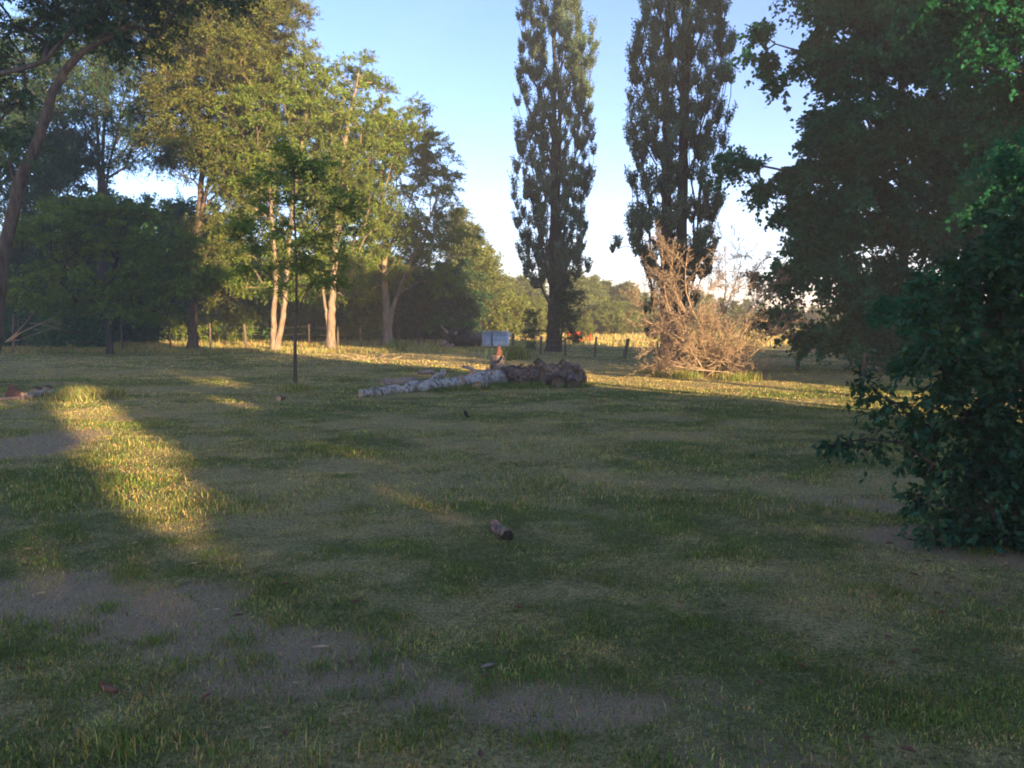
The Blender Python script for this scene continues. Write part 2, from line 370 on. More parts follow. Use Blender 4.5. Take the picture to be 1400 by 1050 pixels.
def limbs(wood, trunk_pts, trunk_r, C, tip=.012, up=.7, sides=6, expo=.42, minz=0.0, wob=.05):
    """grow limbs from the trunk to each clump centre"""
    nodes = [np.array(p, float) for p in trunk_pts]; par = [-1]+list(range(len(trunk_pts)-1)); cnt = [0.0]*len(nodes)
    nt = len(nodes); paths = []
    base = nodes[0]; order = np.argsort(np.min(np.linalg.norm(C[:, None]-np.array(nodes)[None], axis=2), axis=1))
    ok0 = [i for i, p in enumerate(nodes) if p[2]-base[2] >= minz]
    for ci in order:
        c = C[ci]; A = np.array(nodes); dv = c-A; hd = np.linalg.norm(dv[:, :2], axis=1); dist = np.linalg.norm(dv, axis=1)
        cost = dist+1.6*np.maximum(0, up*hd-dv[:, 2]); cost[:nt] += np.where(A[:nt, 2]-base[2] < minz, 50, 0)
        k = int(np.argmin(cost)); a = A[k]; L = dist[k]; ns = max(2, min(7, int(L/.6)+1))
        t = np.linspace(0, 1, ns+1)[1:, None]
        bend = np.array([0, 0, 1.])*L*.12 if up > 0 else np.zeros(3)
        pts = a+(c-a)*t+bend*np.sin(t*np.pi)+RNG.normal(0, wob*L, (ns, 3))*np.sin(t*np.pi)
        idx = [k]
        for p in pts: nodes.append(p); par.append(idx[-1]); cnt.append(0.0); idx.append(len(nodes)-1)
        paths.append(idx); j = idx[-1]
        while j >= 0: cnt[j] += 1; j = par[j]
    for idx in paths:
        pts = [nodes[i] for i in idx]; r = [tip*max(1, cnt[i])**expo for i in idx]; r[0] = min(r[0], r[1]*1.25)
        wood.tube(pts, r, sides)
    return nodes
def smooth_path(pts, n):
    pts = np.asarray(pts, float); k = len(pts); t = np.linspace(0, k-1, n); out = []
    for v in t:
        i = min(int(v), k-2); f = v-i; p0 = pts[max(i-1, 0)]; p1 = pts[i]; p2 = pts[i+1]; p3 = pts[min(i+2, k-1)]
        out.append(.5*((2*p1)+(-p0+p2)*f+(2*p0-5*p1+4*p2-p3)*f*f+(-p0+3*p1-3*p2+p3)*f**3))
    return np.array(out)
def trunk_tube(w, pts, r0, r1, sides=10, flare=1.5, n=None):
    n = n or max(8, int(np.linalg.norm(np.asarray(pts[-1])-pts[0])/.45))
    p = smooth_path(pts, n); u = np.linspace(0, 1, n); r = r0+(r1-r0)*u**.9; h = p[:, 2]-p[0, 2]
    r = r*(1+(flare-1)*np.exp(-np.maximum(h, 0)/.35)); p[0, 2] -= .1
    p[1:-1] += RNG.normal(0, .012+r0*.04, (n-2, 3)); w.tube(p, r, sides, rough=.05); return p

def px_ell(list_px, depth):
    """ellipsoids given as (px, py, rpx, rpy[, ddepth[, ry]])"""
    E = []
    for e in list_px:
        dd = depth+(e[4] if len(e) > 4 else 0); c = P(e[0], e[1], dd); rx = e[2]*dd/FPX; rz = e[3]*dd/FPX
        E.append((c, (rx, e[5] if len(e) > 5 else (rx+rz)/2, rz)))
    return E
def tree(name, label, cat, stems, E, dens, clump_r, nleaf, ntwig, leaf, leafmat, barkmat, group=None, r0=.2, r1=.05, up=.6, minz=1.5,
         twig_vis=.0, tip=.012, flat=.6, droop=.3, aspect=.5, hue=.1, upright=0, sides=6, flare=1.5, vary=.3, extra_low=None, shell=.5, leafrad=None, spread=.05, parts=('trunk', 'crown')):
    """stems: list of (points, r0, r1); the first gives the base"""
    base = np.array(stems[0][0][0], float); root = thing(name, base, label, cat, group)
    w = Wood(); nodes = []
    for (pts, a, b) in stems: nodes.append(trunk_tube(w, pts, a, b, sides=max(8, sides+3), flare=flare))
    C = in_ellipsoids(E, dens, shell=shell); C[:, 2] = np.maximum(C[:, 2], min(.35, clump_r*.5)+base[2])
    tp = np.concatenate([n[::2] for n in nodes])
    # assign clumps to stems through the shared node list
    limbs(w, tp, None, C, tip=tip, up=up, sides=sides, minz=minz)
    rad = clump_r*RNG.uniform(.7, 1.3, len(C)); ctr = np.mean([c for c, _ in E], axis=0)
    pos, ld, nr, L, W_, tint, tw = clump_leaves(C, rad, nleaf, ntwig, leaf, aspect, flat, droop, out_from=ctr, hue=hue, upright=upright, vary=vary, spread=spread)
    if twig_vis > 0:
        Cc, d, Lt = tw; sel = RNG.random(Lt.shape) < twig_vis
        for c, dd, LL in zip(Cc[sel], d[sel], Lt[sel]):
            t = np.array([0, .5, 1.]); q = c+dd*(LL*t)[:, None]; q[:, 2] -= droop*LL*t**2; w.tube(q, [tip*.8, tip*.6, tip*.35], 3)
    k = pos[:, 2] > base[2]+.02
    w.build(parts[0], barkmat, root, origin=base)
    leaves_mesh(parts[1], pos[k], ld[k], nr[k], L[k], W_[k], tint[k], leafmat, root, base)
    return root

def copy_thing(src, loc, rz, scale, label, group):
    r = src.copy(); COL.objects.link(r); r.location = [float(v) for v in loc]; r.rotation_euler = (0, 0, rz); r.scale = scale
    tag(r, label, None, group)
    for ch in src.children:
        c = ch.copy(); COL.objects.link(c); c.parent = r
    return r
BUSH = ('stem', 'foliage')
def gz(x, y): return np.array([x, y, float(hz(x, y))])
def col(px, pys, d, jitter=0):                    # a stem through image columns at one depth
    return [P(x, y, d) for x, y in zip(px, pys)]
def stand(px, d): p = P(px, 480, d); return gz(p[0], d)

# ------------------------------------------------------------------ the poplars
def poplar(px, d, H, halfw, label, stems, seed, low, extra=()):
    global RNG; RNG = np.random.default_rng(seed)
    b = stand(px, d); root = thing('poplar_tree', b, label, 'tree', 'tall poplars in the meadow')
    w = Wood(); nodes = []
    for (dx, dy, r0, top) in stems:
        pts = [b+np.array([dx*.5, dy*.5, 0]), b+np.array([dx*.8, dy*.8, 3]), b+np.array([dx, dy, 8]), b+np.array([dx*1.1, dy, H*.6]), b+np.array([dx*.6, dy, top])]
        nodes.append(trunk_tube(w, pts, r0, .04, 14, flare=1.35))
    tp = np.concatenate(nodes)
    n = 600; C = []
    while len(C) < n:
        z = low+(H-low)*RNG.random()**.92; a = RNG.uniform(0, 2*np.pi)
        rr = halfw*float(np.interp(z/H, [0, low/H, .20, .4, .6, .8, .93, 1], [.2, .35, .92, .95, 1, .9, .5, .1]))
        rr *= .74+.5*vnoise(np.array([z*.42+seed]), np.array([a*1.1]), seed)[0]
        q = rr*RNG.random()**.36; C.append(b+np.array([q*np.cos(a), q*np.sin(a), z]))
    for (ex, ey) in extra:
        for _ in range(2): C.append(P(ex+RNG.normal(0, 5), ey+RNG.normal(0, 6), d+RNG.normal(0, .4)))
    n = len(C)
    C = np.array(C); limbs(w, tp, None, C, tip=.011, up=3.0, sides=5, minz=1.6, expo=.46, wob=.025)
    rad = RNG.uniform(.5, 1.0, n)
    pos, ld, nr, L, W_, tint, tw = clump_leaves(C, rad*.85, 380, 18, .075, .75, .7, -.15, hue=.07, upright=.62, vary=.25, spread=.06)
    Cc, dd_, Lt = tw; sel = RNG.random(Lt.shape) < .35
    for c, dd, LL in zip(Cc[sel], dd_[sel], Lt[sel]): w.tube([c, c+dd*LL*.5, c+dd*LL], [.012, .008, .004], 3)
    w.build('trunk', M['bark_dark'], root, origin=b)
    leaves_mesh('crown', pos, ld, nr, L, W_, tint, M['poplar'], root, b, .08)
    # suckers round the foot
    return root, b
poplar(757, 39.5, 20, 2.0, 'slim tall poplar behind the log pile, the left one of the two poplars', [(0, 0, .40, 19.5), (.25, .3, .16, 14)], 21, 3.0, [(722, 335), (715, 350), (792, 340), (735, 390), (778, 385), (730, 370), (785, 365)])
r2, b2 = poplar(922, 30.5, 20.5, 1.95, 'broader tall poplar rising behind the dead brush, several stems', [(-.45, 0, .33, 20), (.3, .25, .30, 19.5), (.05, -.35, .2, 14)], 23, 2.2, [(850, 346), (858, 336), (872, 322), (878, 345), (884, 385), (888, 425), (890, 460), (948, 400), (955, 350), (940, 440), (905, 400), (925, 430), (868, 300)])
RNG = np.random.default_rng(5)
# low leafy shoots round the left poplar and on the other's side
tree('bush', 'dark leafy suckers crowding the foot of the left poplar', 'bush', [([stand(766, 39), stand(768, 39)+[0, 0, 1], P(772, 400, 39)], .06, .02)],
     px_ell([(772, 415, 20, 40), (776, 448, 15, 16), (780, 466, 7, 8), (725, 455, 18, 10), (716, 470, 14, 5), (728, 445, 10, 20)], 39), 11, .42, 130, 9, .11, M['darkleaf'], M['bark_dark'], minz=.2, parts=BUSH, group='bushes round the field')

# ------------------------------------------------------------------ trees of the left edge
SE = 'trees along the fence'
def st(px, base_d, pts, r0, r1):
    """stem from the ground below px through (px,py[,dd]) points"""
    q = [stand(px, base_d)]+[P(p[0], p[1], base_d+(p[2] if len(p) > 2 else 0)) for p in pts]; return (q, r0, r1)
LK = dict(barkmat=M['bark'])
# leaning trunk, near left
tree('leaning_tree', 'leaning thick grey trunk at the left edge with dark overhanging leaves', 'tree',
     [st(-20, 20, [(-6, 440), (6, 340), (25, 262), (50, 195), (74, 125), (98, 86), (135, 58), (190, 28)], .2, .06), ([P(-60, 130, 19), P(0, 102, 19.5), (P(60, 84, 20)), P(100, 40, 20), P(150, -10, 20)], .075, .035)],
     px_ell([(60, 10, 150, 75), (190, -20, 130, 75), (-30, 110, 80, 90), (150, 40, 80, 40), (290, -60, 90, 60), (20, 190, 50, 50)], 20.5), 2.1, .6, 210, 13, .10, M['darkleaf'], M['bark'], minz=4, twig_vis=.25, up=.2, group=SE, flare=1.25)
tree('field_tree', 'thin dark many-stemmed tree standing against the sky gap on the left', 'tree',
     [st(136, 42, [(137, 380), (136, 260), (133, 170), (125, 60)], .17, .05), st(139, 42, [(141, 300), (141, 200), (146, 120), (150, 30)], .13, .04), st(142, 42, [(144, 270), (160, 180), (175, 110)], .1, .03)],
     px_ell([(140, 110, 85, 75), (90, 190, 70, 50), (190, 190, 60, 35), (130, 30, 90, 50), (215, 130, 40, 60), (60, 90, 60, 60), (130, 215, 60, 22), (220, 60, 50, 50), (170, 160, 50, 30)], 42), 1.5, .7, 240, 14, .10, M['darkleaf'], M['bark_dark'], minz=5, twig_vis=.35, group=SE, up=.9)  # dark bark stands in for the shade on these stems
tree('field_tree', 'stout trunk with dark bark whose crown is half sunlit, behind the fallen twigs of dapples', 'tree',
     [st(263, 40.5, [(264, 430), (268, 340), (274, 270), (279, 190), (296, 90), (310, 10)], .27, .06), ([P(270, 320, 40.5), P(288, 240, 40), P(312, 200, 39.5), P(345, 120, 39)], .12, .04), ([P(268, 345, 40.5), P(250, 335, 40), P(232, 318, 40)], .06, .02)],
     px_ell([(300, 20, 95, 80), (270, 110, 70, 70), (340, 90, 60, 90), (300, 200, 80, 60), (240, 60, 60, 70), (330, 270, 45, 50), (380, 20, 45, 60), (402, 70, 30, 22), (290, 330, 60, 50), (245, 180, 50, 50), (290, 385, 50, 25)], 40.5), 1.9, .7, 300, 16, .11, M['oak'], M['bark'], minz=4, twig_vis=.3, group=SE)
tree('field_tree', 'pair of pale sunlit trunks forking from one base behind the sapling', 'tree',
     [st(374, 39.7, [(374, 430), (377, 385), (372, 300), (365, 200), (360, 120)], .16, .05), st(378, 39.7, [(387, 430), (391, 390), (398, 300), (412, 200), (425, 130)], .16, .05)],
     px_ell([(370, 190, 80, 75), (430, 160, 55, 55), (345, 250, 50, 60), (430, 250, 60, 60), (400, 110, 60, 35), (395, 330, 60, 40), (330, 330, 40, 45), (400, 375, 55, 28), (340, 385, 35, 25)], 40.5), 2.1, .65, 300, 16, .11, M['locust'], M['bark_pale'], minz=3, twig_vis=.3, group=SE)
tree('field_tree', 'ivy-rough double trunk between the pale pair and the forked tree', 'tree',
     [st(452, 40.5, [(453, 430), (456, 380), (462, 280), (475, 180), (490, 100)], .25, .05), st(450, 40.5, [(447, 435), (444, 415), (440, 350), (446, 250)], .12, .04)],
     px_ell([(480, 200, 60, 70), (495, 115, 42, 42), (455, 260, 60, 60), (500, 280, 50, 50), (470, 350, 55, 35), (520, 190, 40, 50), (450, 330, 40, 50), (480, 385, 50, 22)], 41.5), 2.0, .6, 280, 15, .11, M['locust'], M['bark_pale'], minz=3, twig_vis=.3, group=SE)
tree('field_tree', 'forked sunlit tree at the right end of the left row, open crown', 'tree',
     [st(530, 43, [(529, 430), (526, 380), (527, 310), (522, 240), (535, 160)], .28, .06), ([P(532, 440, 43), P(545, 400, 42.8), P(556, 370, 42.5), P(580, 320, 42), P(604, 250, 42)], .13, .04), ([P(527, 350, 43), P(540, 320, 43), P(548, 280, 43.4)], .09, .03), ([P(527, 320, 43), P(517, 290, 43), P(510, 270, 42)], .07, .03)],
     px_ell([(540, 215, 50, 60), (590, 230, 45, 45), (560, 170, 35, 40), (560, 300, 55, 45), (610, 330, 45, 35), (600, 380, 45, 20), (622, 245, 18, 14), (520, 320, 50, 50), (500, 390, 40, 20), (575, 200, 30, 30), (604, 290, 30, 30), (545, 350, 60, 35)], 43), 1.7, .58, 260, 14, .11, M['locust'], M['bark_pale'], minz=3, twig_vis=.4, group=SE)
tree('sapling', 'slender young tree in the lawn in front of the fence, feathery leaves', 'tree',
     [st(402, 18.6, [(403, 470), (405, 420), (404, 340), (402, 260), (400, 205)], .045, .012)],
     px_ell([(400, 250, 60, 55), (375, 320, 55, 45), (440, 320, 55, 40), (405, 370, 60, 25), (350, 370, 40, 25), (460, 370, 40, 22), (420, 220, 30, 30), (345, 310, 30, 30), (470, 290, 30, 30)], 18.6), 3.9, .5, 230, 12, .085, M['locust'], M['bark'], minz=1.6, tip=.006, group=SE, flat=.35, droop=.25, flare=1.35, spread=.06)
tree('locust_tree', 'low feathery green branches spreading in layers before the dark wood at left', 'tree',
     [st(150, 37, [(150, 440), (155, 380), (165, 320), (175, 280)], .15, .05), ([P(152, 400, 37), P(110, 370, 36), P(60, 350, 35)], .07, .02)],
     px_ell([(120, 300, 90, 25), (60, 315, 60, 25), (30, 400, 50, 25), (120, 330, 75, 28), (210, 340, 65, 30), (70, 370, 60, 22), (170, 380, 75, 25), (240, 390, 50, 22), (110, 410, 70, 22), (290, 375, 45, 25), (190, 420, 60, 18), (160, 290, 70, 22)], 36), 2.3, .7, 280, 12, .12, M['locust'], M['bark_dark'], minz=1.0, group=SE, flat=.25, droop=.3)
# dark wood and shrubs behind the fence, left
UN = 'undergrowth of the left wood'
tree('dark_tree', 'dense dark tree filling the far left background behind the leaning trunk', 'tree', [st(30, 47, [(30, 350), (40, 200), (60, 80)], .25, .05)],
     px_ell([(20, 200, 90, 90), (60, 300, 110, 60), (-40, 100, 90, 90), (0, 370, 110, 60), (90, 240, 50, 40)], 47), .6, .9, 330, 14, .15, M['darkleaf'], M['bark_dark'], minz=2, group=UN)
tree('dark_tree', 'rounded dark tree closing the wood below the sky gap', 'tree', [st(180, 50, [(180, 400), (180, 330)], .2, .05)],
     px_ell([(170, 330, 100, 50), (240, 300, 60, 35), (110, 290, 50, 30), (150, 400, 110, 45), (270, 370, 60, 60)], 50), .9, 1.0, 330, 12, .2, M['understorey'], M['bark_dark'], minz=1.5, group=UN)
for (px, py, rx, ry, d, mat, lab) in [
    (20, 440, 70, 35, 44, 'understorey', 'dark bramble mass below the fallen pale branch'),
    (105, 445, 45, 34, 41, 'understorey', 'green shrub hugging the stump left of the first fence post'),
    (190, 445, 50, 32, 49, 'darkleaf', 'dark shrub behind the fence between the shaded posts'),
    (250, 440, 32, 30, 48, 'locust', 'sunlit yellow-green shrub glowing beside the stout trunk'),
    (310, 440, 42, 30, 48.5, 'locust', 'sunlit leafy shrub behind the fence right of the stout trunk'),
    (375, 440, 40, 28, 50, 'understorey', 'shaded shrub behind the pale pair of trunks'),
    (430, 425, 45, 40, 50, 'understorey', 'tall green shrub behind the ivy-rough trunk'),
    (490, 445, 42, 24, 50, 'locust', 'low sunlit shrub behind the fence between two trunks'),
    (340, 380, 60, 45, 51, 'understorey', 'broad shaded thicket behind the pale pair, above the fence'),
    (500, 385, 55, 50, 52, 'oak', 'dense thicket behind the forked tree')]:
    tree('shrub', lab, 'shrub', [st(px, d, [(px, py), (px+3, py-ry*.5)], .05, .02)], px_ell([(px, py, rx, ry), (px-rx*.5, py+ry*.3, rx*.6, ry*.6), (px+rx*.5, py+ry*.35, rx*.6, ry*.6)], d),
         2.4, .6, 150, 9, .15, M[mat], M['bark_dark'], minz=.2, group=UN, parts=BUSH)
bd = None
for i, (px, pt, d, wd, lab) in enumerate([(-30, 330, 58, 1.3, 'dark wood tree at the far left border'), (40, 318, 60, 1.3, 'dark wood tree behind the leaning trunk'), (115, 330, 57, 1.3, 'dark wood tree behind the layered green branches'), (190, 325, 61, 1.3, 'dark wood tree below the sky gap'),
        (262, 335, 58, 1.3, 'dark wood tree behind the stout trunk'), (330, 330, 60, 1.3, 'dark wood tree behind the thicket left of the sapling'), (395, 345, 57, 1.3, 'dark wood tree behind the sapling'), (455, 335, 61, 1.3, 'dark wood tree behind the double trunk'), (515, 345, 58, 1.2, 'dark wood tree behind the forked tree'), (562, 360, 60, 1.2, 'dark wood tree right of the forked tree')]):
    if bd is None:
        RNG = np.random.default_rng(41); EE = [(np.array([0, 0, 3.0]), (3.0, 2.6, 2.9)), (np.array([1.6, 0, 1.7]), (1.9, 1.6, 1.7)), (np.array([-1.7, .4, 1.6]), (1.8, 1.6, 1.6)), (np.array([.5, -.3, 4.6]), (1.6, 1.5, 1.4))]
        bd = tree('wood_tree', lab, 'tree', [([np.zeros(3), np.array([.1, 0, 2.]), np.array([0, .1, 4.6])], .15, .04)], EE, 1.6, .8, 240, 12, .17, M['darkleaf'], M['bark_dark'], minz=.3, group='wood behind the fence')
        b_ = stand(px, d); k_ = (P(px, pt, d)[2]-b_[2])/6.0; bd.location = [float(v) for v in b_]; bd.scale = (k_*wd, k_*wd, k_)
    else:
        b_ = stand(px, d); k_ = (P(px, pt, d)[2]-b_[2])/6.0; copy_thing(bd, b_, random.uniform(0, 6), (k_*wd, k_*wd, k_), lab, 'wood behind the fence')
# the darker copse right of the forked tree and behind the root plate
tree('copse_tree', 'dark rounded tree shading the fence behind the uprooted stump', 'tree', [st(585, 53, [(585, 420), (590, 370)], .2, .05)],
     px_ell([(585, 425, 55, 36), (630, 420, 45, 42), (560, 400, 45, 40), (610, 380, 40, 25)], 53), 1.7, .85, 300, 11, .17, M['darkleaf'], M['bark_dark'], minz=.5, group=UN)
tree('bush', 'grey-green reedy shrub just behind the uprooted stump', 'bush', [st(617, 50, [(617, 455), (617, 440)], .05, .02)],
     px_ell([(617, 450, 34, 16)], 50), 6, .5, 110, 9, .16, M['understorey'], M['bark_dark'], minz=.1, group='bushes round the field', parts=BUSH, upright=.5)
tree('willow', 'yellow-green sunlit willow bush left of the first poplar', 'tree', [st(672, 60, [(672, 430), (675, 400)], .15, .05)],
     px_ell([(672, 415, 42, 40), (655, 370, 35, 35), (690, 440, 30, 25), (700, 425, 30, 25), (640, 350, 25, 30)], 60), 1.5, .8, 260, 11, .15, M['willow'], M['bark'], minz=.6, group='trees across the field')
# ------------------------------------------------------------------ pines and firs
def conifer_proto(name, label, H, R0, mat, group, seed, ragged=.3, low=.12):
    global RNG; RNG = np.random.default_rng(seed); root = thing(name, (0, 0, -50), label, 'tree', group); w = Wood(); base = np.zeros(3)
    w.tube([[0, 0, -.2], [0.05, 0, H*.5], [0, 0, H]], [H*.016, H*.01, .02], 7); C = []; rad = []
    z = H*low
    while z < H*.985:
        f = (z/H-low)/(1-low); rr = R0*(1-f)**.85+.12; k = 5+int(4*(1-f)); a0 = RNG.uniform(0, 6.28)
        for i in range(k):
            a = a0+i*6.28/k+RNG.normal(0, .15); r = rr*RNG.uniform(1-ragged, 1.15)
            tipp = np.array([r*np.cos(a), r*np.sin(a), z+r*.25]); w.tube([[0, 0, z], tipp*[.5, .5, 1]+[0, 0, .0], tipp], [.03, .02, .01], 3)
            for u in np.linspace(.25, 1, max(2, int(r/.45))): C.append([r*u*np.cos(a), r*u*np.sin(a), z+r*.25*u]); rad.append(.28+.3*(1-f)*R0/3)
        z += H*.026*RNG.uniform(.8, 1.2)
    C = np.array(C)+RNG.normal(0, .22, (len(C), 3)); pos, ld, nr, L, W_, tint, _ = clump_leaves(C, np.array(rad)*1.5, 60, 9, .24, .3, .5, -.1, hue=.06, upright=.3, vary=.22)
    w.build('trunk', M['bark_dark'], root, origin=base); leaves_mesh('crown', pos, ld, nr, L, W_, tint, M[mat], root, base, .05); return root
def place_first(src, loc, rz, scale): src.location = [float(v) for v in loc]; src.rotation_euler = (0, 0, rz); src.scale = scale
pine = conifer_proto('pine_tree', 'tall feathery pine rising at the right shoulder of the left wood', 12, 2.6, 'pine', 'pines beside the wood', 31, .45)
def top_h(py, d): return CAM_Z+(435-py)/FPX*d*1.0
def put(src, first, px, ptop, d, width, H0, label, group):
    b = stand(px, d); s = (P(px, ptop, d)[2]-b[2])/H0; sc_ = (s*width, s*width, s)
    if first: place_first(src, b, random.uniform(0, 6), sc_)
    else: copy_thing(src, b, random.uniform(0, 6), sc_, label, group)
put(pine, True, 648, 308, 66, 1.3, 12, None, None)
put(pine, False, 628, 285, 58, 1.5, 12, 'rounded olive pine crown just behind the forked tree', 'pines beside the wood')
put(pine, False, 668, 338, 70, 1.2, 12, 'lower pine tip stepping down to the willow', 'pines beside the wood')
fir = conifer_proto('fir_tree', 'dark pointed conifer in the far treeline beyond the hay field', 11, 2.4, 'conifer', 'far conifers', 33, .3, .05)
FL = 'dark pointed conifer in the far treeline beyond the hay field'
k = 0
for px, pt, d in [(706, 383, 118), (716, 378, 112), (727, 386, 120), (775, 378, 104), (791, 372, 100), (803, 384, 112), (812, 378, 108), (826, 385, 116), (838, 392, 120), (848, 390, 117), (858, 387, 114), (868, 396, 122), (880, 401, 118), (893, 398, 124),
                  (906, 404, 120), (921, 407, 124), (940, 410, 122), (955, 400, 118), (968, 403, 122), (984, 408, 128), (1002, 412, 125), (1020, 410, 130), (1040, 413, 128), (1062, 417, 132), (1085, 414, 130), (1110, 418, 132), (1140, 414, 128), (1170, 418, 131), (1205, 413, 128), (1245, 416, 130), (1290, 413, 130), (1340, 416, 130), (1390, 412, 130), (765, 388, 120), (740, 384, 118), (690, 378, 112)]:
    put(fir, k == 0, px, pt, d*.74, random.uniform(1.5, 2.4), 11, FL, 'far conifers'); k += 1
# broadleaf crowns across the field (two prototypes, copied)
RNG = np.random.default_rng(77)
def round_proto(name, label, mat, group, H=6.0, Rr=3.2, leaf=.19):
    b = np.array([0, 0, 0.]); E = [(np.array([0, 0, H*.52]), (Rr, Rr, H*.42))]
    for i in range(6):
        a = i*1.05+RNG.uniform(-.3, .3); E.append((np.array([Rr*.62*np.cos(a), Rr*.62*np.sin(a), H*RNG.uniform(.25, .7)]), (Rr*.5, Rr*.5, H*.24)))
    return tree(name, label, 'tree', [([b, b+[.1, 0, H*.3], b+[0, .1, H*.7]], .14, .04)], E, 1.1, .75, 190, 10, leaf, M[mat], M['bark_dark'], minz=.4, group=group)
bl = round_proto('broadleaf_tree', 'sunlit yellow-green round tree left of the first poplar, half behind the willow', 'willow', 'trees across the field')
BL = [(712, 392, 74, 1.0, None), (736, 404, 70, .8, 'small bright green tree touching the first poplar trunk on its left'), (690, 398, 80, 1.1, 'pale green crown between willow and poplar, further back'),
      (800, 402, 78, 1.0, 'round green tree directly right of the left poplar trunk'), (838, 409, 72, 1.3, 'broad sunlit willow-green bush right of the red machine'), (868, 412, 76, 1.3, 'pale olive bush at the end of the hedge, left of the dead brush'),
      (815, 402, 80, 1.2, 'olive crown behind the hedge above the red machine'), (797, 431, 60, .9, 'low golden shrub right behind the red machine'),
      (950, 420, 84, 1.3, 'hedge tree seen through the dead brush'), (1000, 418, 90, 1.4, 'olive hedge tree seen right of the dead brush'), (1055, 424, 96, 1.3, 'hedge tree between dead brush and maple'), (905, 425, 88, 1.2, 'hedge tree behind the foot of the broader poplar')]
for i, (px, pt, d, wd, lab) in enumerate(BL): put(bl, i == 0, px, pt, d, wd, 6.0, lab, 'trees across the field')
for i in range(15):   # hedge behind the hay field, seen through the maple
    put(bl, False, 1090+i*26, 422+random.uniform(-5, 4), 100+random.uniform(-5, 8), 1.5, 6, 'low olive hedge tree glimpsed through the maple leaves', 'hedge behind the maple')

# ------------------------------------------------------------------ maple and its neighbour, right
RNG = np.random.default_rng(12)
tree('maple_tree', 'big dark maple whose low branches sweep over the right lawn', 'tree',
     [st(1234, 25, [(1235, 400), (1234, 300), (1233, 200), (1232, 100), (1235, -20), (1238, -160)], .2, .05), ([P(1235, 260, 25), P(1300, 170, 24.7), P(1340, 80, 24.4)], .1, .03), ([P(1234, 330, 25), P(1160, 270, 24.7), P(1080, 235, 24.4), P(1010, 225, 24.2)], .09, .02), ([P(1234, 130, 25), P(1150, 90, 24.7), P(1060, 60, 24.7)], .07, .02)],
     px_ell([(1180, 60, 85, 90), (1290, 60, 80, 90), (1160, -50, 80, 80), (1250, -90, 110, 90), (1180, 200, 85, 65), (1135, 170, 30, 50), (1270, 190, 80, 55), (1150, 300, 85, 55), (1110, 360, 55, 40), (1070, 385, 42, 24.7), (1065, 425, 40, 24.7), (1110, 450, 50, 26),
             (1200, 400, 80, 55), (1180, 460, 70, 26), (1280, 420, 90, 60), (1330, 320, 70, 60), (1340, 180, 60, 70), (1260, 310, 60, 40), (1040, 80, 24, 28), (1060, 105, 22, 20), (1046, 48, 12, 14), (1080, 235, 42, 28), (1030, 225, 30, 24.7), (1000, 222, 16, 16), (1045, 262, 14, 18), (1110, 260, 40, 40), (1350, 450, 80, 50), (1310, 240, 80, 50), (1200, 255, 60, 35), (1300, 470, 90, 30), (1400, 400, 80, 60), (1230, 455, 60, 30)], 24.7),
     3.6, .62, 260, 13, .13, M['maple'], M['bark_dark'], minz=1.2, group='big trees on the right', aspect=.85, droop=.55, twig_vis=.15, spread=.07, shell=.6)
tree('broadleaf_tree', 'dark tree at the upper right edge, its leaves brighter green than the maple', 'tree',
     [st(1450, 17, [(1450, 300), (1440, 100), (1440, -60)], .2, .05)],
     px_ell([(1400, 40, 80, 90), (1340, -20, 80, 60), (1420, 180, 70, 70), (1450, 330, 80, 90), (1500, 100, 100, 160), (1370, 250, 40, 50)], 17), 4.2, .6, 230, 11, .11, M['maple'], M['bark_dark'], minz=2, group='big trees on the right', aspect=.7, droop=.4, twig_vis=.15)
tree('drooping_tree', 'mid-distance tree at the right border whose drooping boughs join the maple to the near bush', 'tree',
     [st(1490, 11.5, [(1480, 380), (1450, 250), (1420, 120)], .12, .03), ([P(1482, 380, 11.5), P(1400, 360, 11.3), P(1320, 400, 11)], .05, .012), ([P(1486, 420, 11.5), P(1400, 430, 11.3), P(1300, 480, 11)], .04, .01)],
     px_ell([(1330, 420, 80, 50), (1262, 450, 50, 42), (1390, 330, 70, 60), (1390, 480, 60, 50), (1310, 500, 60, 30), (1240, 500, 32, 22), (1400, 230, 50, 50), (1350, 520, 60, 22), (1290, 375, 40, 26), (1225, 420, 26, 20)], 11.3),
     13, .36, 120, 9, .085, M['maple'], M['bark_dark'], minz=.8, group='big trees on the right', aspect=.7, droop=.6, twig_vis=.2, tip=.005, spread=.08, up=.1)
